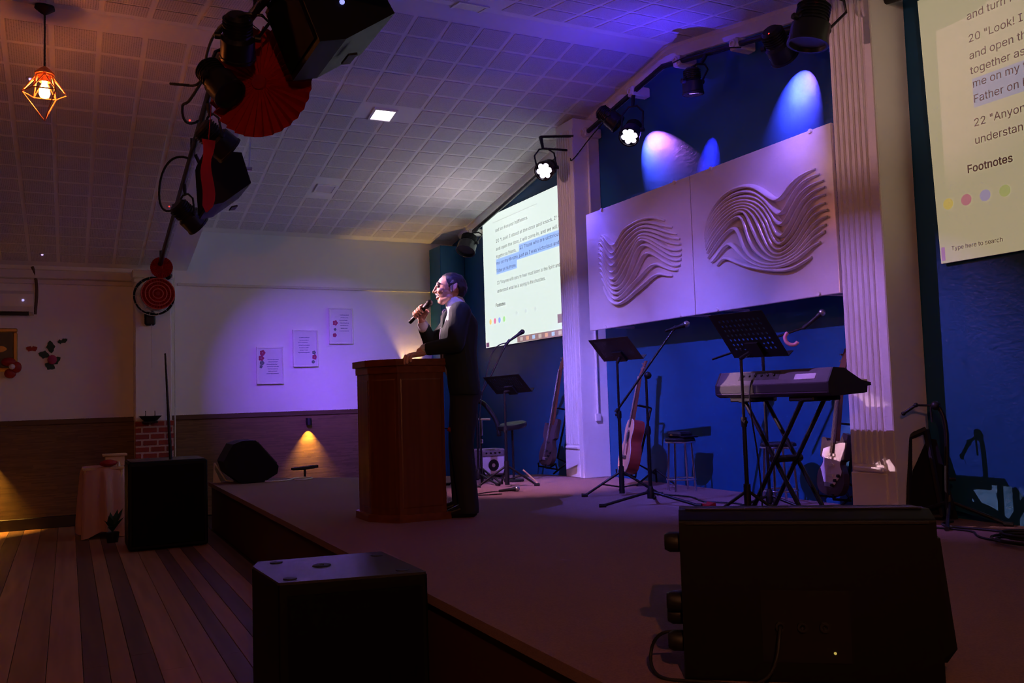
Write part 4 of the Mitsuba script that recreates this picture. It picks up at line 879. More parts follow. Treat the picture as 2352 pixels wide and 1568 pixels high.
# shirt, collar, tie
sh = bn((0.005, 0.125, 1.40, .078), (0.005, -0.125, 1.40, .078), (0.035, 0.07, 1.30, .085), (0.035, -0.07, 1.30, .085), (0.02, 0.09, 1.08, .098), (0.02, -0.09, 1.08, .098), (-0.02, 0.09, 0.97, .10), (-0.02, -0.09, 0.97, .10))
col = (bn((0.002, 0, 1.458, .082), (0.022, 0, 1.525, .070)) - bn((0.002, 0, 1.44, .062), (0.034, 0, 1.56, .060)))
obj('shirt', place_local(soft(sh, 0.02, 8)), M['shirt'], True, parent=k)
obj('collar', place_local(soft(col, 0.010, 3)), M['shirt'], True, parent=k)
obj('cuff', place_local(soft(bn((0.212, 0.221, 1.183, .042), (0.234, 0.215, 1.179, .041)), 0.01, 2)), M['shirt'], True, parent=k)
obj('cuff', place_local(soft(bn((0.253, -0.140, 1.355, .042), (0.259, -0.130, 1.377, .040)), 0.01, 2)), M['shirt'], True, parent=k)
obj('tie', place_local(soft(union([bn((0.098, 0.012, 1.462, .017), (0.098, -0.012, 1.462, .017), (0.106, 0, 1.44, .013)), bn((0.108, 0.012, 1.43, .010), (0.108, -0.012, 1.43, .010), (0.130, 0.024, 1.28, .008), (0.130, -0.024, 1.28, .008), (0.128, 0.02, 1.10, .008), (0.128, -0.02, 1.10, .008))]), 0.012, 4)), M['tie'], True, parent=k)
# jacket: torso open in front, sleeves, lapels
jk = bn((-0.015, 0.150, 1.425, .072), (-0.015, -0.150, 1.425, .072), (-0.055, 0.10, 1.35, .085), (-0.055, -0.10, 1.35, .085), (0.028, 0.085, 1.30, .096), (0.028, -0.085, 1.30, .096),
        (-0.005, 0.105, 1.09, .116), (-0.005, -0.105, 1.09, .116))
jk = jk + bn((-0.01, 0.105, 1.13, .115), (-0.01, -0.105, 1.13, .115), (-0.030, 0.115, 0.90, .112), (-0.030, -0.115, 0.90, .112))
jk = jk - bn((0.0, 0, 1.50, .078), (0.03, 0, 1.60, .085))
jk = jk - Manifold.cube((1, 1, 0.2), True).translate((0, 0, 0.755))
jk = jk - Manifold.hull_points([(0.03, s*w, z) for z, w in ((1.50, .085), (1.12, .022)) for s in (1, -1)] + [(0.3, s*w, z) for z, w in ((1.50, .085), (1.12, .022)) for s in (1, -1)])
jk = jk - Manifold.hull_points([(0.03, s*w, z) for z, w in ((1.06, .008), (0.70, .22)) for s in (1, -1)] + [(0.3, s*w, z) for z, w in ((1.06, .008), (0.70, .22)) for s in (1, -1)])
sl = []
for a, b, c, t in ((shL, elL, wrL, 0.86), (shR, elR, wrR, 0.80)):
    c2 = tuple(np.array(b)+(np.array(c)-np.array(b))*t)
    sl += [bn((*a, .078), (a[0], a[1]*0.8, a[2]-0.02, .078), (*b, .060)), bn((*b, .060), (*c2, .046))]
jm = union([jk]+sl)
jm_ = mesh_of(jm.refine_to_length(0.014)); jm_.merge_vertices(); trimesh.smoothing.filter_taubin(jm_, lamb=0.5, nu=0.52, iterations=10)
w = meshkit.fbm(jm_.vertices*np.array([14, 14, 9]), 3, 5)-0.5
jm_.vertices += jm_.vertex_normals*(0.010*w)[:, None]
obj('jacket', place_local(jm_), M['suit'], True, parent=k); labels[k+'__jacket'] = {'label': 'dark grey suit jacket, open at the front'}
for s in (1, -1):
    lp = Manifold.hull_points([(0.075, s*0.082, 1.475), (0.118, s*0.098, 1.40), (0.134, s*0.030, 1.13), (0.128, s*0.060, 1.43), (0.110, s*0.120, 1.36), (0.126, s*0.050, 1.20)])
    obj('lapel', place_local(soft(lp, 0.015, 3)), M['suit'], True, parent=k)
# trousers and shoes
tr = bn((-0.035, 0.07, 0.98, .105), (-0.035, -0.07, 0.98, .105), (-0.035, 0.07, 0.86, .112), (-0.035, -0.07, 0.86, .112))
for h, kn, an in fe:
    tr = tr + bn((h[0], h[1]*0.95, 0.88, .106), (kn[0]-0.005, kn[1], 0.50, .080)) + bn((kn[0]-0.005, kn[1], 0.50, .080), (an[0]-0.01, an[1], 0.055, .070))
tr = tr - Manifold.cube((2, 2, 0.1), True).translate((0, 0, -0.02))
tm = soft(tr, 0.022, 8); tm.vertices += tm.vertex_normals*(0.009*(meshkit.fbm(tm.vertices*np.array([12, 12, 7]), 3, 8)-0.5))[:, None]
obj('trousers', place_local(tm), M['trousers'], True, parent=k)
for h, kn, an in fe:
    s_ = bn((an[0]-0.035, an[1], 0.036, .036), (an[0]+0.06, an[1], 0.034, .034), (an[0]+0.16, an[1]+0.012, 0.024, .024), (an[0]+0.005, an[1], 0.075, .040))
    s_ = s_ - Manifold.cube((2, 2, 0.1), True).translate((0, 0, -0.05))
    obj('shoe', place_local(soft(s_, 0.012, 3)), M['shoe'], True, parent=k)
L(k, 'grey haired man in a dark suit smiling into a microphone, leaning on the lectern', 'person')
k = 'handheld_microphone'
a, b = B(*mh), B(*mt); d = (b-a)/np.linalg.norm(b-a)
obj('handle', lathe([(0, 0.035), (0.021, 0.036), (0.022, 0.05), (0.016, 0.075), (0.0145, 0.205), (0.0155, 0.212), (0.0145, 0.236), (0, 0.238)], a, d, 20), M['black'], 40, parent=k)
obj('grille', ball(a+d*0.018, 0.0255, 3), M['blackmetal'], True, parent=k)
L(k, 'black wireless microphone in the speaking man\'s right hand', 'microphone')

# ------------------------------------------------------------------ stands
def tripod(k, base, hub, foot_r, angs, r=0.010, mname='blackmetal', drop=0.0, pole_to=None, brace=True):
    bx, by = base
    for a in angs:
        e = V3(bx+foot_r*math.cos(a), by+foot_r*math.sin(a), 0.012)
        obj('leg', rod((bx, by, hub), e, r), M[mname], 40, parent=k)
        obj('foot', rod(V3(*e[:2], 0.012)-V3(math.cos(a), math.sin(a), 0)*0.02, e+V3(math.cos(a), math.sin(a), 0)*0.03, 0.014), M['black'], 40, parent=k)
        if brace: obj('brace', rod((bx, by, max(hub*0.35, 0.03)), V3(bx, by, 0)+V3(math.cos(a), math.sin(a), 0)*foot_r*0.52+V3(0, 0, hub*0.48), 0.006), M[mname], parent=k)
    if brace: obj('hub', lathe([(0.022, 0), (0.022, hub+0.02), (0, hub+0.02)], (bx, by, 0.02), (0, 0, 1), 14), M['black'], 40, parent=k)
    else: obj('hub', lathe([(0, 0), (0.026, 0), (0.028, 0.05), (0.016, 0.09), (0, 0.09)], (bx, by, hub-0.05), (0, 0, 1), 14), M['black'], 40, parent=k)
def music_stand(k, base, top, hdir, desk, label, perf, lip=True, foot_r=0.27, angs=(0.3, 2.4, 4.5), hub=0.20):
    """desk: 4 world corners, (near-low a, b along the lower edge, then upper b, a)"""
    bx, by = base; top = np.array(top, float)
    tripod(k, base, hub, foot_r, angs)
    obj('pole', tube([(bx, by, 0.02), (bx, by, top[2]*0.62)], 0.0135, 12), M['blackmetal'], True, parent=k)
    obj('inner_pole', tube([(bx, by, top[2]*0.60), top], 0.0095, 12), M['blackmetal'], True, parent=k)
    obj('collar', lathe([(0.018, -0.03), (0.02, 0), (0.018, 0.03), (0, 0.03)], (bx, by, top[2]*0.61), (0, 0, 1), 14), M['black'], 40, parent=k)
    obj('knob', lathe([(0, 0), (0.012, 0), (0.012, 0.035), (0, 0.035)], (bx, by, top[2]*0.61), hdir, 10), M['black'], 40, parent=k)
    p = [np.array(q, float) for q in desk]
    u = p[1]-p[0]; v = p[3]-p[0]; W, H = np.linalg.norm(u), np.linalg.norm(v); u /= W; v = v-u*(v@u); H = np.linalg.norm(v); v /= H; n = np.cross(u, v)
    pl = Polygon([(0, 0), (W, 0), (W, H), (0, H)])
    if perf:
        nx, nz = perf
        holes = []
        for i in range(nx):
            for j in range(nz):
                cx, cy = W*(0.10+0.80*(i+0.5)/nx), H*(0.13+0.76*(j+0.5)/nz)
                if abs(cx-W/2) < W*0.13 and cy < H*0.36: continue
                holes.append(Point(cx, cy).buffer(min(W*0.8/nx, H*0.76/nz)*0.26, quad_segs=3))
        pl = pl.difference(unary_union(holes))
    obj('desk', prism(pl, 0.003, mat4(p[0], u, v, n)), M['blackmetal'], parent=k)
    up = n if n[2] > 0 else -n
    obj('ledge', hull([p[0]+u*t-v*a+up*h for t in (0, W) for a in (0.0, 0.004) for h in (-0.004, 0.045)]), M['blackmetal'], parent=k)
    c = p[0]+u*W/2+v*H*0.18
    obj('swivel', cat(hull([c+u*s*0.055+v*q*0.05+n*h for s in (-1, 1) for q in (-1, 1) for h in (0.003, 0.018)]), rod(top, c, 0.014)), M['blackmetal'], 40, parent=k)
    L(k, label, 'music stand')
R3 = lambda *p: V3(*p)
music_stand('music_stand', (-7.418, 3.64), (-7.418, 3.64, 0.875), (0.9, -0.4, 0), [(-7.596, 3.64, 0.865), (-7.134, 3.78, 0.878), (-7.20, 3.60, 1.008), (-7.64, 3.46, 1.02)], 'low black perforated music stand just behind the speaker', (16, 9), angs=(4.15, 1.15, 2.9), foot_r=0.27)
music_stand('music_stand_001', (-6.105, 4.035), (-6.105, 4.035, 1.08), (-0.9, -0.3, 0), [(-6.335, 4.055, 1.110), (-5.845, 4.115, 1.108), (-5.95, 3.935, 1.279), (-6.43, 3.88, 1.284)], 'black music stand with a solid looking desk in front of the left pillar', (20, 12), angs=(4.2, 0.95, 2.6), foot_r=0.30)
music_stand('music_stand_002', (-4.345, 3.805), (-4.345, 3.805, 1.03), (0.9, -0.3, 0), [(-4.40, 3.80, 1.039), (-3.923, 3.80, 1.027), (-3.955, 3.60, 1.278), (-4.43, 3.60, 1.303)], 'black music stand with rows of round holes in front of the keyboard', (10, 7), angs=(3.9, 0.9, 2.35), foot_r=0.26)
def mic(k, a, d, m='black', s=1.0, gm='steel'):
    d = np.array(d, float)/np.linalg.norm(d); a = np.array(a, float)
    obj('microphone_body', lathe([(0, -0.165*s), (0.010*s, -0.165*s), (0.015*s, -0.05*s), (0.021*s, -0.025*s), (0.021*s, -0.018*s), (0, -0.018*s)], a, d, 16), M[m], 40, parent=k)
    obj('microphone_grille', ball(a, 0.0245*s, 2), M[gm], True, parent=k)
# boom stand in front of the guitar
k = 'microphone_stand'; c = (-5.46, 3.86)
tripod(k, c, 0.10, 0.36, (4.35, 0.55, 2.45), 0.0105, brace=False)
obj('pole', tube([(*c, 0.05), (*c, 0.55)], 0.014, 12), M['blackmetal'], True, parent=k); obj('inner_pole', tube([(*c, 0.53), (*c, 0.955)], 0.0095, 12), M['blackmetal'], True, parent=k)
obj('collar', lathe([(0.018, 0), (0.021, 0.03), (0.018, 0.06), (0, 0.06)], (*c, 0.52), (0, 0, 1), 14), M['black'], 40, parent=k)
bt, bl = V3(-5.32, 4.02, 1.285), V3(-5.58, 3.68, 0.715)
obj('boom', tube([bl, bt], 0.0085, 10), M['blackmetal'], True, parent=k); obj('counterweight', rod(bl, bl+(bl-bt)/np.linalg.norm(bl-bt)*0.03, 0.014), M['black'], parent=k)
obj('boom_clutch', ball((c[0]+0.01, c[1]+0.01, 0.96), 0.028, 2), M['black'], True, parent=k)
mic(k, bt+V3(0.055, 0.085, 0.045), (0.5, 0.8, 0.28)); obj('clip', rod(bt, bt+V3(0.01, 0.02, 0.03), 0.013), M['black'], parent=k)
L(k, 'black boom microphone stand in front of the acoustic guitar', 'microphone stand')
# boom behind the first music stand
k = 'microphone_stand_001'; c = (-7.88, 3.56)
tripod(k, c, 0.10, 0.30, (0.2, 2.3, 4.4), 0.010, brace=False)
obj('pole', tube([(*c, 0.05), (*c, 0.86)], 0.012, 10), M['blackmetal'], True, parent=k)
bt = V3(-7.755, 3.83, 1.335); bl = V3(-7.90, 3.50, 0.72)
obj('boom', tube(spline([bl, V3(-7.82, 3.68, 1.02), V3(-7.775, 3.79, 1.25), bt], 14), 0.008, 8), M['blackmetal'], True, parent=k)
obj('boom_clutch', ball((-7.862, 3.585, 0.88), 0.028, 2), M['black'], True, parent=k)
mic(k, V3(-7.685, 3.985, 1.465), (0.4, 0.83, 0.60), gm='blackmetal'); obj('clip', rod(bt, V3(-7.735, 3.87, 1.39), 0.014), M['black'], parent=k)
obj('mic_cable', tube(spline([V3(-7.75, 3.84, 1.36), V3(-7.80, 3.73, 1.30), V3(-7.83, 3.67, 1.12), V3(-7.86, 3.60, 0.80), V3(-7.87, 3.58, 0.4), V3(-7.86, 3.6, 0.02)], 30), 0.006, 6), M['wire'], True, parent=k)
L(k, 'boom microphone stand behind the low music stand, its microphone in front of the bright screen', 'microphone stand')
# boom behind the keyboard
k = 'microphone_stand_002'; c = (-4.72, 4.33)
tripod(k, c, 0.10, 0.30, (0.3, 2.4, 4.5), 0.010, brace=False)
obj('pole', tube([(*c, 0.05), (*c, 1.14)], 0.011, 10), M['blackmetal'], True, parent=k)
bl, bt = V3(-4.96, 4.08, 1.052), V3(-4.53, 4.53, 1.243)
obj('boom', tube([bl, bt], 0.008, 8), M['blackmetal'], True, parent=k); obj('boom_clutch', ball((-4.735, 4.315, 1.153), 0.026, 2), M['black'], True, parent=k)
mic(k, V3(-4.437, 4.62, 1.342), (0.45, 0.50, 0.55), 'black'); obj('clip', cat(rod(bt, V3(-4.50, 4.555, 1.27), 0.013)), M['black'], parent=k)
obj('pink_cable_clip', tube(spline([V3(-4.60, 4.455, 1.215), V3(-4.612, 4.44, 1.175), V3(-4.60, 4.455, 1.14), V3(-4.575, 4.48, 1.13), V3(-4.555, 4.50, 1.15)], 20), 0.013, 8), M['pink'], True, parent=k)
L(k, 'boom microphone stand behind the keyboard with a pink hook on its arm', 'microphone stand')
# bent stand on the right
k = 'microphone_stand_003'; c = (-3.60, 4.70)
tripod(k, c, 0.13, 0.30, (0.45, 3.55, 5.3), 0.011, brace=False)
obj('pole', tube(spline([(*c, 0.05), (c[0]+0.005, c[1], 0.45), (c[0]-0.01, c[1]-0.005, 0.655), (c[0]-0.035, c[1]-0.025, 0.705)], 24), 0.014, 10), M['blackmetal'], True, parent=k)
obj('boom_clutch', ball((c[0]-0.035, c[1]-0.025, 0.70), 0.027, 2), M['black'], True, parent=k)
obj('boom', tube([(c[0]-0.035, c[1]-0.025, 0.70), (c[0]-0.125, c[1]-0.085, 0.705)], 0.007, 8), M['blackmetal'], True, parent=k)
obj('holder', cat(rod((c[0]-0.125, c[1]-0.085, 0.705), (c[0]-0.19, c[1]-0.12, 0.655), 0.009), ball((c[0]-0.125, c[1]-0.085, 0.705), 0.014, 2), ball((c[0]-0.19, c[1]-0.12, 0.655), 0.013, 2)), M['black'], True, parent=k)
obj('hanging_strap', tube([(c[0]-0.06, c[1]-0.04, 0.70), (c[0]-0.055, c[1]-0.04, 0.60)], 0.006, 6), M['wire'], parent=k)
obj('knob', lathe([(0, 0), (0.012, 0), (0.012, 0.04), (0, 0.04)], (c[0], c[1], 0.26), (0.6, 0.8, 0), 10), M['black'], parent=k)
L(k, 'black microphone stand with a short drooping arm right of the right pillar', 'microphone stand')

# ------------------------------------------------------------------ guitars (built in a local frame: x across, y along the neck, z out of the top)
def outline(L0, lower, waist, upper, n=60):
    from scipy.interpolate import PchipInterpolator
    yy = [0, 0.03, 0.12, 0.27, 0.42, 0.60, 0.80, 0.93, 0.985, 1.0]; ww = [0.0, lower*0.55, lower*0.88, lower, lower*0.92, waist, upper, upper*0.80, upper*0.42, 0.0]
    t = np.linspace(0, 1, n)**1.0; w = PchipInterpolator(yy, ww)(t)
    return [(a, b) for a, b in zip(w, t*L0)] + [(-a, b) for a, b in zip(w[::-1], t[::-1]*L0)][1:-1]
def guitar(k, o, up, nrm, kind, label):
    up = np.array(up, float)/np.linalg.norm(up); n = np.array(nrm, float); n = n-up*(n@up); n /= np.linalg.norm(n); x = np.cross(up, n)
    F = lambda dz=0.0: mat4(np.array(o)+n*dz, x, up, n)
    def put(m): m.apply_transform(F()); return m
    if kind == 'acoustic':
        ol = Polygon(outline(0.49, 0.195, 0.118, 0.142)).buffer(0)
        obj('sides', prism(ol, 0.10, F(-0.10)), M['guitarside'], 40, parent=k)
        top = ol.buffer(-0.004).difference(Point(0, 0.325).buffer(0.05))
        obj('top', prism(top, 0.004, F(0.0)), M['guitartop'], parent=k)
        obj('binding', put(cat(*[tube(np.array([(a, b, 0.001) for a, b in list(ol.exterior.coords)]), 0.003, 5)])), M['offwhite'], True, parent=k)
        obj('sound_hole', prism(Point(0, 0.325).buffer(0.05), 0.001, F(0.0)), M['black'], parent=k)
        obj('rosette', put(ring((0, 0.325, 0.004), (0, 0, 1), 0.058, 0.003, 30, 6)), M['fret'], True, parent=k)
        obj('bridge', put(cbox(-0.075, 0.075, 0.125, 0.155, 0.004, 0.014, 0.003)), M['fret'], parent=k)
        obj('pickguard', prism(Polygon([(0.05, 0.30), (0.085, 0.24), (0.075, 0.17), (0.04, 0.19), (0.03, 0.27)]).buffer(0.008), 0.001, F(0.0045)), M['guitarside'], parent=k)
        y0, y1, nz, nl, z0 = 0.44, 0.87, 0.022, 0.16, 0.0
    else:
        lo, wa, uu = (0.165, 0.105, 0.135) if kind == 'bass' else (0.16, 0.105, 0.135)
        bl = 0.44 if kind == 'bass' else 0.38
        pts = np.array(outline(bl, lo, wa, uu))
        horn = [Polygon([(0.05, bl*0.62), (uu*0.98, bl*0.70), (uu*1.02, bl*1.10), (uu*0.78, bl*1.12), (0.055, bl*0.86)]).buffer(0.012), Polygon([(-0.05, bl*0.62), (-uu*0.98, bl*0.70), (-uu*0.98, bl*1.0), (-uu*0.76, bl*1.0), (-0.055, bl*0.84)]).buffer(0.012)]
        ol = unary_union([Polygon(pts).buffer(0)]+horn).buffer(0.01).buffer(-0.01)
        obj('body', prism(ol, 0.042, F(-0.042)), M['bassbody'], 40, parent=k)
        pg = unary_union([Polygon([(0.11, 0.16), (0.125, bl*0.95), (0.07, bl*0.93), (-0.10, bl*0.80), (-0.12, 0.20), (-0.06, 0.10), (0.05, 0.09)]).buffer(0.012)]).intersection(ol.buffer(-0.008))
        obj('pickguard', prism(pg, 0.003, F(0.0)), M['pearl' if kind == 'electric' else 'bassbody'], parent=k)
        for yy in (0.13, 0.20, 0.27) if kind == 'electric' else (0.15, 0.24): obj('pickup', put(cbox(-0.04, 0.04, yy, yy+0.02, 0.003, 0.014, 0.003)), M['black' if kind == 'bass' else 'offwhite'], parent=k)
        obj('bridge', put(cbox(-0.045, 0.045, 0.06, 0.09, 0.0, 0.014, 0.003)), M['steel'], parent=k)
        for i in range(3): obj('control_knob', put(lathe([(0, 0.018), (0.010, 0.018), (0.012, 0.0)], (0.10-0.03*i, 0.075+0.035*(2-i), 0.0), (0, 0, 1), 12)), M['black'], parent=k)
        y0, y1, nz, nl, z0 = bl*0.80, (1.02 if kind == 'bass' else 0.84), 0.021, 0.18, -0.004
    obj('neck', put(hull([(a*nz, yy, zz) for a in (-1.25, 1.25) for yy, zz in ((y0, z0+0.002), (y0, z0-0.028))] + [(a*nz, y1, zz) for a in (-1, 1) for zz in (z0+0.002, z0-0.020)])), M['guitarneck'], parent=k)
    obj('fretboard', put(hull([(a*nz*1.25, y0-0.03, zz) for a in (-1, 1) for zz in (z0+0.002, z0+0.009)] + [(a*nz, y1, zz) for a in (-1, 1) for zz in (z0+0.002, z0+0.008)])), M['fret'], parent=k)
    obj('headstock', put(hull([(a, yy, zz-(yy-y1)*0.18) for a, yy in ((-0.022, y1), (0.022, y1), (-0.036, y1+0.03), (0.036, y1+0.03), (-0.032, y1+nl), (0.032, y1+nl)) for zz in (z0-0.014, z0)])), M['guitarneck'], parent=k)
    for i in range(3):
        for s in (-1, 1): obj('tuning_peg', put(rod((s*0.034, y1+0.045+0.045*i, z0-0.02), (s*0.052, y1+0.045+0.045*i, z0-0.02), 0.007, m=8)), M['steel'], parent=k)
    obj('strings', put(cat(*[rod(((i-2.5)*0.0085, 0.08 if kind != 'acoustic' else 0.14, 0.016), ((i-2.5)*0.0065, y1+0.01, z0+0.011), 0.0007, m=4) for i in range(6 if kind != 'bass' else 4)])), M['steel'], parent=k)
    L(k, label, 'guitar')
def gstand(k, o, up, nrm, label, h=0.62):
    up = np.array(up, float)/np.linalg.norm(up); n = np.array(nrm, float); n = n-up*(n@up); n /= np.linalg.norm(n); x = np.cross(up, n); o = np.array(o, float)
    b = o - n*0.16 + up*h
    base = V3(b[0]-n[0]*0.02, b[1]-n[1]*0.02, 0.10)
    obj('spine', tube([base, o-n*0.14+up*0.1, b], 0.011, 8), M['blackmetal'], True, parent=k)
    for s in (-1, 1):
        obj('arm', tube([o-n*0.13+up*0.04, o-n*0.11+x*s*0.09-up*0.012, o+n*0.02+x*s*0.09-up*0.014, o+n*0.03+x*s*0.09+up*0.02], 0.009, 8), M['black'], True, parent=k)
        obj('yoke_arm', tube([b, b+x*s*0.05+n*0.03, b+x*s*0.05+n*0.13], 0.007, 8), M['black'], True, parent=k)
    for a in (0.4, 2.5, 4.6):
        obj('leg', rod(base+V3(0, 0, 0.04), (base[0]+0.20*math.cos(a), base[1]+0.20*math.sin(a), 0.01), 0.009), M['blackmetal'], parent=k)
    L(k, label, 'guitar stand')
go, gu, gn = (-6.70, 4.43, 0.125), (0.06, 0.23, 1.0), (-0.34, -0.94, 0.25)
guitar('acoustic_guitar', go, gu, gn, 'acoustic', 'acoustic guitar with a pale top and red sides standing behind the boom stand')
gstand('guitar_stand', go, gu, gn, 'black stand holding the acoustic guitar')
bo, bu, bn_ = (-8.20, 4.46, 0.10), (0.04, 0.20, 1.0), (-0.05, -1.0, 0.2)
guitar('bass_guitar', bo, bu, bn_, 'bass', 'dark bass guitar standing against the blue wall left of the left pillar')
gstand('guitar_stand_001', bo, bu, bn_, 'black stand holding the dark bass guitar')
eo, eu, en = (-4.50, 4.655, 0.09), (0.07, 0.13, 1.0), (-0.22, -0.96, 0.14)
guitar('electric_guitar', eo, eu, en, 'electric', 'electric guitar with a white pickguard leaning beside the right pillar')
gstand('guitar_stand_002', eo, eu, en, 'black stand holding the guitar with the white pickguard', 0.5)

# ------------------------------------------------------------------ keyboard on its X stand
k = 'keyboard'
kx0, kx1, ky0 = -4.66, -3.70, 3.86
prof = [(0, 0.800), (0.0, 0.862), (0.045, 0.945), (0.13, 0.940), (0.26, 0.868), (0.335, 0.852), (0.335, 0.835), (0.305, 0.832), (0.300, 0.795), (0.03, 0.782)]
prof = [(ky0+a, b) for a, b in prof]
obj('case', prism(prof, kx1-kx0, mat4(V3(kx0, 0, 0), V3(0, 1, 0), V3(0, 0, 1), V3(1, 0, 0))), M['kbtop'], parent=k)
obj('lower_case', prism([(ky0-0.001, 0.855), (ky0-0.003, 0.81), (ky0+0.03, 0.779), (ky0+0.302, 0.792), (ky0+0.30, 0.80), (ky0+0.04, 0.79), (ky0+0.004, 0.815), (ky0+0.004, 0.855)], kx1-kx0+0.004, mat4(V3(kx0-0.002, 0, 0), V3(0, 1, 0), V3(0, 0, 1), V3(1, 0, 0))), M['kbdark'], parent=k)
for x in (kx0-0.001, kx1): 
    obj('end_cap', prism([(a+ (0.004 if a > ky0+0.2 else -0.002), b) for a, b in prof], 0.012, mat4(V3(x if x > -4 else x-0.011, 0, 0), V3(0, 1, 0), V3(0, 0, 1), V3(1, 0, 0))), M['kbdark'], parent=k)
sd = np.array([0.045, 0.083]); sd /= np.linalg.norm(sd); sn = np.array([-sd[1], sd[0]])
def onback(x0, x1, t0, t1, h): return hull([(x, ky0+0.0+sd[0]*t+sn[0]*q, 0.862+sd[1]*t+sn[1]*q) for x in (x0, x1) for t in (t0, t1) for q in (0.0, h)])
obj('jack_recess', onback(-4.46, -4.10, 0.030, 0.085, 0.0015), M['kbdark'], parent=k); obj('name_plate', onback(-3.965, -3.80, 0.022, 0.058, 0.003), M['plate'], parent=k)
for i in range(6): obj('jack', lathe([(0, 0.01), (0.007, 0.01), (0.009, 0.0)], (-4.42+0.055*i, ky0+0.028, 0.914), (0, -0.88, 0.48), 10), M['black'], parent=k)
wk = (kx1-kx0-0.06)/36
for i in range(36): obj('key', cbox(kx0+0.03+i*wk+0.0008, kx0+0.03+(i+1)*wk-0.0008, ky0+0.245, ky0+0.36, 0.848, 0.872, 0.002), M['keys'], parent=k)
for i in range(36):
    if i % 7 in (0, 1, 3, 4, 5) and i < 35: obj('black_key', cbox(kx0+0.03+(i+1)*wk-0.006, kx0+0.03+(i+1)*wk+0.006, ky0+0.245, ky0+0.315, 0.872, 0.884, 0.002), M['black'], parent=k)
L(k, 'electronic keyboard seen from behind on a black X stand', 'keyboard')
k = 'keyboard_stand'
for yy in (ky0+0.055, ky0+0.235):
    for (xa, xb) in ((-4.47, -3.97), (-3.94, -4.44)):
        q = 0.014 if xa < xb else -0.014
        obj('bar', rod((xa, yy+q, 0.755), (xb, yy+q, 0.03), 0.014, m=8), M['blackmetal'], 40, parent=k)
for x in (-4.47, -3.94):
    obj('support_arm', cat(cbox(x-0.10, x+0.10, ky0+0.03, ky0+0.07, 0.752, 0.780, 0.006), cbox(x-0.10, x+0.10, ky0+0.215, ky0+0.255, 0.752, 0.780, 0.006), cbox(x-0.02, x+0.02, ky0+0.03, ky0+0.26, 0.748, 0.774, 0.005)), M['black'], parent=k)
for x in (-4.445, -3.965): obj('foot_bar', cbox(x-0.018, x+0.018, ky0-0.02, ky0+0.33, 0.0, 0.035, 0.008), M['black'], parent=k)
obj('pivot', rod((-4.205, ky0+0.03, 0.395), (-4.205, ky0+0.27, 0.395), 0.022), M['black'], 40, parent=k)
L(k, 'black X shaped stand carrying the keyboard', 'keyboard stand')
cable('cable_003', [(-4.33, 3.875, 0.89), (-4.31, 3.83, 0.80), (-4.32, 3.87, 0.5), (-4.30, 3.88, 0.2), (-4.32, 3.9, 0.012), (-4.5, 4.05, 0.012), (-4.8, 4.2, 0.012)], 0.005, 'thin cable hanging from the back of the keyboard to the stage')
# stools
def stool(k, c, h, r, label):
    x, y = c
    obj('seat', lathe([(0, 0.0), (r*0.96, 0.0), (r, 0.012), (r, 0.030), (r*0.93, 0.040), (0, 0.042)], (x, y, h-0.042), (0, 0, 1), 30), M['black'], 40, parent=k)
    obj('seat_rim', ring((x, y, h-0.036), (0, 0, 1), r, 0.007, 36, 8), M['chrome'], True, parent=k)
    for a in (0.5, 2.07, 3.64, 5.21): obj('leg', rod((x+r*0.82*math.cos(a), y+r*0.82*math.sin(a), h-0.04), (x+r*1.0*math.cos(a), y+r*1.0*math.sin(a), 0.0), 0.009), M['chrome'], 40, parent=k)
    obj('foot_ring', ring((x, y, 0.10), (0, 0, 1), r*0.98, 0.007, 36, 8), M['chrome'], True, parent=k)
    L(k, label, 'stool')
stool('stool', (-6.08, 4.62), 0.445, 0.125, 'chrome legged stool with a dark bag on it, in front of the teal lit wall')
stool('stool_001', (-4.90, 4.60), 0.445, 0.125, 'empty chrome legged stool behind the keyboard stand')
k = 'black_bag'
obj('body', cbox(-6.17, -5.99, 4.55, 4.69, 0.445, 0.495, 0.016), M['black'], parent=k); obj('flap', cbox(-6.02, -5.955, 4.56, 4.72, 0.445, 0.462, 0.006), M['black'], parent=k); obj('buckle', cbox(-6.12, -6.09, 4.545, 4.555, 0.462, 0.474, 0.003), M['gold'], parent=k)
L(k, 'flat black bag lying on the left stool', 'bag')
# percussion and amplifier behind the speaker
k = 'drum_stand'
obj('pole', tube([(-7.985, 3.64, 0.0), (-7.985, 3.64, 0.64)], 0.012, 10), M['blackmetal'], True, parent=k); obj('chrome_rod', tube([(-7.97, 3.645, 0.46), (-7.97, 3.645, 0.61)], 0.013, 10), M['chrome'], True, parent=k); obj('chrome_rod', tube([(-7.97, 3.645, 0.385), (-7.97, 3.645, 0.425)], 0.014, 10), M['chrome'], True, parent=k)
obj('cross_bar', tube([(-8.03, 3.54, 0.622), (-7.94, 3.73, 0.618)], 0.011, 10), M['chrome'], True, parent=k)
obj('bracket', tube(spline([(-8.02, 3.55, 0.76), (-7.97, 3.65, 0.79), (-7.94, 3.73, 0.70), (-7.91, 3.78, 0.60), (-7.90, 3.80, 0.45)], 20), 0.022, 8), M['black'], True, parent=k)
for a in (0.4, 2.5, 4.6): obj('leg', rod((-7.985, 3.64, 0.14), (-7.985+0.24*math.cos(a), 3.64+0.24*math.sin(a), 0.01), 0.010), M['blackmetal'], parent=k)
L(k, 'dark drum hardware stand with chrome pieces right behind the speaking man', 'drum stand')
k = 'practice_pad'
obj('pad', lathe([(0, 0), (0.14, 0.0), (0.15, 0.02), (0.15, 0.045), (0.13, 0.055), (0, 0.055)], (-7.86, 3.93, 0.52), (0.02, -0.15, 1), 28), M['black'], 40, parent=k)
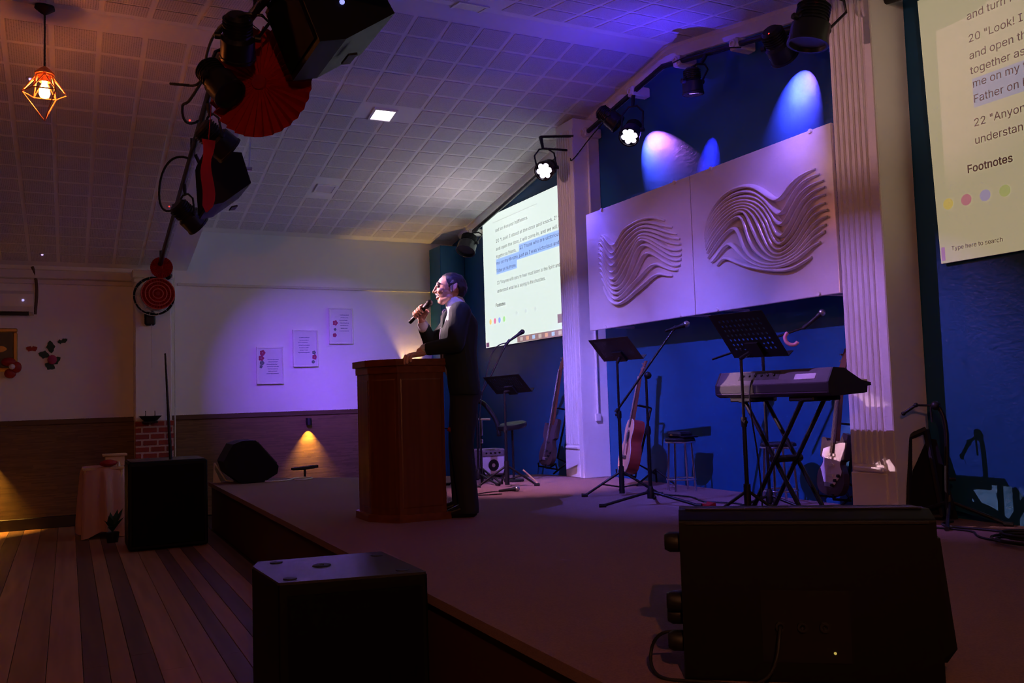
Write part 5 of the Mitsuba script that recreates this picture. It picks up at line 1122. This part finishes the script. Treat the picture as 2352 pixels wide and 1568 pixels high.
obj('pole', tube([(-7.86, 3.93, 0.02), (-7.86, 3.93, 0.52)], 0.012, 8), M['blackmetal'], True, parent=k); obj('plate', lathe([(0, 0), (0.10, 0), (0.10, 0.02), (0, 0.02)], (-7.86, 3.93, 0.0), (0, 0, 1), 20), M['black'], parent=k)
L(k, 'round black drum pad on a pole behind the low music stand', 'drum pad')
k = 'amplifier'
obj('cabinet', cbox(-8.95, -8.72, 4.02, 4.32, 0.0, 0.33, 0.012), M['amp'], parent=k) if False else None
AY = 3.50
obj('cabinet', cbox(-8.52, -8.30, 3.78, 4.06, 0.03, 0.30, 0.012), M['amp'], parent=k); obj('grille', hull([(-8.30+h, y_, z) for h in (0, 0.006) for y_ in (3.80, 4.04) for z in (0.05, 0.22)]), M['pearl'], parent=k); obj('control_panel', hull([(-8.30+h, y_, z) for h in (0, 0.006) for y_ in (3.80, 4.04) for z in (0.235, 0.285)]), M['steel'], parent=k)
obj('cone', lathe([(0, 0.004), (0.05, 0.009), (0.06, 0.007), (0.062, 0)], (-8.30, 3.92, 0.135), (1, 0, 0), 20), M['black'], parent=k)
for i in range(4): obj('dial', lathe([(0, 0.014), (0.008, 0.014), (0.01, 0)], (-8.294, 3.84+0.05*i, 0.26), (1, 0, 0), 10), M['black'], parent=k)
for yy in (3.82, 4.02): obj('foot', cbox(-8.50, -8.32, yy-0.015, yy+0.015, 0.0, 0.03, 0.004), M['black'], parent=k)
L(k, 'small guitar amplifier with a pale front standing behind the low music stand', 'amplifier')
k = 'orange_shaker'
obj(k, lathe([(0, 0), (0.035, 0.0), (0.042, 0.03), (0.042, 0.13), (0.03, 0.16), (0, 0.165)], (-8.33, 3.66, 0.10), (0, 0, 1), 20), M['amber'], 40); L(k, 'amber cup shaped thing on the black case left of the amplifier', 'cup')
k = 'black_case'
obj('body', cbox(-8.47, -8.25, 3.56, 3.74, 0.0, 0.09, 0.01), M['black'], parent=k); obj('lid', cbox(-8.475, -8.245, 3.555, 3.745, 0.09, 0.10, 0.003), M['black'], parent=k); L(k, 'low black case beside the amplifier', 'case')
k = 'drumstick'
obj(k, rod((-7.50, 3.85, 0.14), (-7.42, 3.96, 0.015), 0.008), M['ltwood'], 40); L(k, 'pale stick slanting to the floor by the foot of the low music stand', 'drumstick')
k = 'floor_microphone'
c = V3(-6.98, 3.52, 0.026); mic(k, c, (0.25, 0.95, 0.06)); obj('cable', tube(spline([c-V3(0.04, 0.155, 0.012), c-V3(0.08, 0.24, 0.018), c-V3(0.0, 0.4, 0.020), c-V3(-0.1, 0.2, 0.020)], 20), 0.005, 6), M['wire'], True, parent=k)
L(k, 'microphone with a silver head lying on the stage behind the speaker\'s feet', 'microphone')
k = 'red_microphone_clip'
obj(k, cat(rod((-5.82, 2.40, 0.62), (-5.80, 2.44, 0.60), 0.016), ball((-5.80, 2.445, 0.595), 0.018, 2)), M['red'], True)
L(k, 'small red clip hanging on the back of the lectern beside the man\'s thigh', 'clip')
scene[k+'__hook'] = mikit.ply(rod((-5.84, 2.352, 0.63), (-5.82, 2.40, 0.62), 0.005, m=6), M['wire'])
k = 'water_bottle'
obj('body', lathe([(0, 0), (0.030, 0.0), (0.032, 0.02), (0.032, 0.15), (0.012, 0.19), (0.012, 0.205), (0, 0.205)], (-6.07, 2.45, 0.0), (0, 0, 1), 20), M['acplastic'], 40, parent=k); obj('cap', lathe([(0, 0.025), (0.014, 0.022), (0.014, 0.0), (0, 0)], (-6.07, 2.45, 0.203), (0, 0, 1), 16), M['pink'], parent=k)
L(k, 'pale bottle on the stage between the lectern and the man\'s legs', 'bottle')
# things on the stage floor
k = 'red_pedal'
obj('body', hull([(-5.10+a, 4.10+b, z) for a, b, z in ((-0.05, -0.03, 0), (0.05, -0.03, 0), (0.05, 0.035, 0), (-0.05, 0.035, 0), (-0.045, -0.025, 0.022), (0.045, -0.025, 0.022), (0.045, 0.03, 0.034), (-0.045, 0.03, 0.034))]), M['red'], parent=k); obj('switch', lathe([(0, 0.014), (0.009, 0.012), (0.010, 0)], (-5.12, 4.09, 0.024), (0, 0, 1), 12), M['steel'], parent=k)
L(k, 'small red pedal on the stage floor between the stands', 'pedal')
k = 'power_strip'
obj('body', cbox(-4.52, -4.20, 4.26, 4.32, 0.0, 0.04, 0.008), M['black'], parent=k)
for i in range(4): obj('socket', lathe([(0, 0.003), (0.019, 0.003), (0.019, 0)], (-4.47+0.075*i, 4.29, 0.04), (0, 0, 1), 14), M['blackmetal'], parent=k)
L(k, 'black power strip on the stage under the keyboard stand', 'power strip')
cable('cable_004', [(-6.3, 4.45, 0.008), (-5.9, 4.3, 0.008), (-5.6, 4.35, 0.008), (-5.3, 4.25, 0.008), (-5.1, 4.35, 0.008), (-4.8, 4.2, 0.008), (-4.52, 4.29, 0.012)], 0.006, 'black cable winding along the stage from the left stool to the power strip')
cable('cable_005', [(-3.60, 4.72, 0.008), (-3.5, 4.55, 0.008), (-3.25, 4.60, 0.008), (-3.0, 4.55, 0.008), (-2.6, 4.75, 0.008)], 0.007, 'black cable on the stage floor running right from the foot of the bent microphone stand')
cable('cable_006', [(-3.9, 4.35, 0.008), (-3.6, 4.42, 0.008), (-3.3, 4.48, 0.008), (-3.2, 4.38, 0.008), (-3.05, 4.32, 0.008), (-2.9, 4.33, 0.012)], 0.006, 'black cable curving to the cable heap at the right edge')
k = 'cable_heap'
a = np.linspace(0, 14*math.pi, 200); rr = 0.10+0.03*np.sin(a*0.37)
obj(k, tube(np.stack([-2.88+rr*1.25*np.cos(a)+0.02*np.sin(a*0.21), 4.33+rr*np.sin(a), 0.010+0.035*np.abs(np.sin(a*0.13))+0.0016*a*0.3], 1), 0.007, 6), M['wire'], True); L(k, 'coiled heap of black cable on the stage at the right edge', 'cable')
# leaning folded case by the right pillar
k = 'folded_stand'
A0, A1 = V3(-3.86, 4.66, 0.0), V3(-3.70, 4.76, 0.0); ht = V3(-0.045, 0.07, 0.50)
ux = (A1-A0)/np.linalg.norm(A1-A0)
fr = []
T0, T1 = A0+ht+V3(0.02, 0.0, -0.02), A1+ht*1.05+V3(-0.075, -0.02, 0.0)
for a, b in ((A0, T0), (T0, T1), (T1, A1), (A1, A0)): obj('frame_bar', rod(a+V3(0, 0, 0.02), b+V3(0, 0, 0.02), 0.020, m=8), M['black'], 40, parent=k)
m1 = A0+(T0-A0)*0.62; m2 = A1+(T1-A1)*0.92
obj('bag_panel', hull([A0+V3(0, 0, 0.01), A1+V3(0.03, 0.02, 0.01), m2+V3(0, 0, 0.01), m1+V3(0.02, 0.01, 0)]+[p+V3(0.04, 0.03, 0) for p in (A0+V3(0, 0, 0.01), A1+V3(0.03, 0.02, 0.01), m2, m1)]), M['blackmatte'], parent=k)
L(k, 'black folded stand in a bag leaning on the side of the right pillar', 'stand')
# ------------------------------------------------------------------ floor monitors
def monitor(k, o, ux, prof, w, label, grille=None):
    """prof in (depth, z), extruded by w along ux; depth axis = z x ux"""
    ux = np.array(ux, float)/np.linalg.norm(ux); dp = np.cross(V3(0, 0, 1), ux)
    F = mat4(np.array(o, float), dp, V3(0, 0, 1), ux)
    p = Polygon(prof).buffer(-0.012, join_style=2).buffer(0.012, quad_segs=3)
    obj('cabinet', prism(p, w, F), M['speaker'], 30, parent=k)
    q = np.array(prof)
    a, b = q[grille[0]], q[grille[1]]; d = (b-a)/np.linalg.norm(b-a); n = np.array([d[1], -d[0]])
    if n @ ((a+b)/2-q.mean(0)) < 0: n = -n
    pts = [(*(a+d*t+n*h), zz) for t in (0.03, np.linalg.norm(b-a)-0.03) for h in (0, 0.014) for zz in (0.03, w-0.03)]
    g = hull(pts); g.apply_transform(F); obj('grille', g, M['grille'], parent=k)
    L(k, label, 'loudspeaker'); return F
F = monitor('floor_monitor', (-2.115, 1.59, 0.0), (0.61, 0.79, 0), [(0.0, 0.0), (0.0, 0.455), (0.07, 0.478), (0.30, 0.46), (0.56, 0.16), (0.52, 0.0)], 0.70, 'big black floor monitor in the right foreground, seen from behind', (3, 4))
def onF(m): m.apply_transform(F); return m
k = 'floor_monitor'
obj('rim', onF(cat(box(-0.006, 0.002, 0.445, 0.452, 0.02, 0.68))), M['speakertop'], parent=k); obj('rim', onF(hull([(a, b, z) for a, b in ((0.066, 0.478), (0.076, 0.4785), (0.066, 0.482), (0.076, 0.4825)) for z in (0.02, 0.68)])), M['speakertop'], parent=k)
for (a, b) in ((0.02, 0.10), (0.05, 0.17), (0.02, 0.215), (0.03, 0.385)): obj('rubber_foot', onF(lathe([(0.03, 0), (0.03, 0.03), (0.022, 0.045), (0, 0.045)], (a+0.03, b, 0.0), (0, 0, -1), 14)), M['black'], 40, parent=k)
obj('side_skirt', onF(hull([(a, b, z) for a, b in ((0.03, 0.06), (0.03, 0.40), (0.28, 0.42), (0.45, 0.10)) for z in (0.69, 0.715)] + [(0.02, 0.10, 0.74), (0.4, 0.10, 0.74)])), M['speaker'], parent=k)
obj('connector_plate', onF(box(-0.004, 0.002, 0.06, 0.26, 0.22, 0.46)), M['blackmetal'], parent=k)
for i in range(3): obj('jack', onF(lathe([(0.014, 0), (0.014, 0.012), (0.008, 0.012), (0, 0.004)], (-0.004, 0.16, 0.27+0.06*i), (-1, 0, 0), 14)), M['black'], parent=k)
obj('indicator', onF(ball((-0.006, 0.088, 0.415), 0.004, 2)), M['plate'], parent=k, emitter=emit((0.75, 0.65, 0.12), 0.45, 0.05))
obj('handle', onF(cbox(0.12, 0.24, 0.20, 0.24, 0.74, 0.75, 0.004)), M['black'], parent=k) if False else None
cable('cable_007', [F[:3, 3]+F[:3, 0]*a+F[:3, 1]*b+F[:3, 2]*c for a, b, c in ((-0.012, 0.16, 0.27), (-0.05, 0.12, 0.26), (-0.06, 0.03, 0.22), (-0.03, 0.008, 0.05), (0.02, 0.008, -0.08), (0.10, 0.05, -0.10), (0.07, 0.11, -0.07), (0.06, 0.12, -0.02))], 0.005, 'thin cable looping from the back of the big floor monitor round its left side')
F2 = monitor('floor_monitor_001', (-10.10, 1.44, 0.0), (-1.0, 0.02, 0), [(0.02, 0.10), (0.0, 0.27), (-0.10, 0.445), (-0.23, 0.455), (-0.56, 0.17), (-0.55, 0.085), (-0.44, 0.012), (-0.20, 0.0), (-0.10, 0.0)], 0.42, 'far black floor monitor at the left end of the stage', (3, 4)) if False else None
k = 'floor_monitor_001'
pf = [(1.46, 0.24), (1.50, 0.12), (1.64, 0.005), (1.88, 0.005), (2.02, 0.085), (2.035, 0.165), (1.795, 0.452), (1.66, 0.452), (1.56, 0.42)]
Q = Polygon(pf).buffer(-0.01, join_style=2).buffer(0.01, quad_segs=3)
obj('cabinet', prism(Q, 0.44, mat4(V3(-10.18, 0, 0), V3(0, 1, 0), V3(0, 0, 1), V3(1, 0, 0))), M['speaker'], 30, parent=k)
g = np.array([(2.03, 0.175), (1.80, 0.448)]); d = (g[1]-g[0])/np.linalg.norm(g[1]-g[0]); n = np.array([d[1], -d[0]]); n = n if n[0] > 0 else -n
obj('grille', hull([(x, *(g[0]+d*t+n*h)) for x in (-10.15, -9.77) for t in (0.02, 0.33) for h in (0, 0.012)]), M['speakertop'], parent=k)
for x in (-10.14, -9.78): obj('foot', cbox(x-0.02, x+0.02, 1.66, 1.86, 0.0, 0.012, 0.003), M['black'], parent=k)
L(k, 'far black floor monitor at the left end of the stage, facing the lectern', 'loudspeaker')
cable('cable_008', [(-9.9, 1.9, 0.02), (-9.7, 1.95, 0.008), (-9.75, 2.15, 0.008), (-9.9, 2.25, 0.01), (-9.85, 2.4, 0.008), (-9.7, 2.35, 0.008), (-9.72, 2.2, 0.008)], 0.009, 'pale grey cable curled on the stage beside the far floor monitor', m='acplastic')
k = 'small_black_stand'
obj('tray', hull([(-10.26+a, 2.43+b, z) for a, b, z in ((0, -0.145, .075), (0, 0.145, .088), (0.09, -0.145, .075), (0.09, 0.145, .088), (0, -0.145, .10), (0, 0.145, .118), (0.09, -0.145, .10), (0.09, 0.145, .118), (0.04, 0, .068))]), M['black'], parent=k)
obj('pole', rod((-10.22, 2.43, -0.35), (-10.22, 2.43, 0.08), 0.013), M['blackmetal'], parent=k)
for a in (0.5, 2.6, 4.7): obj('leg', rod((-10.22, 2.43, -0.33), (-10.22+0.16*math.cos(a), 2.43+0.16*math.sin(a), -0.495), 0.010), M['blackmetal'], parent=k)
L(k, 'low black tray on a stem in front of the warm lit wainscot', 'stand')
k = 'folded_card'
obj('front', hull([(-10.02, 1.392, 0.008), (-10.0, 1.475, 0.008), (-10.02, 1.405, 0.165), (-10.024, 1.392, 0.008), (-10.004, 1.475, 0.008), (-10.024, 1.405, 0.165)]), M['paper'], parent=k)
obj('edge', cat(rod((-10.02, 1.41, 0.22), (-9.98, 1.52, 0.03), 0.008, m=6), rod((-9.98, 1.52, 0.03), (-9.98, 1.60, 0.012), 0.008, m=6), rod((-10.02, 1.40, 0.03), (-10.02, 1.41, 0.22), 0.008, m=6)), M['offwhite'], parent=k)
L(k, 'pale folded card on the stage end beside the far subwoofer', 'card')
# off camera: added fill light behind the camera's shoulder is a spot only (see the top)
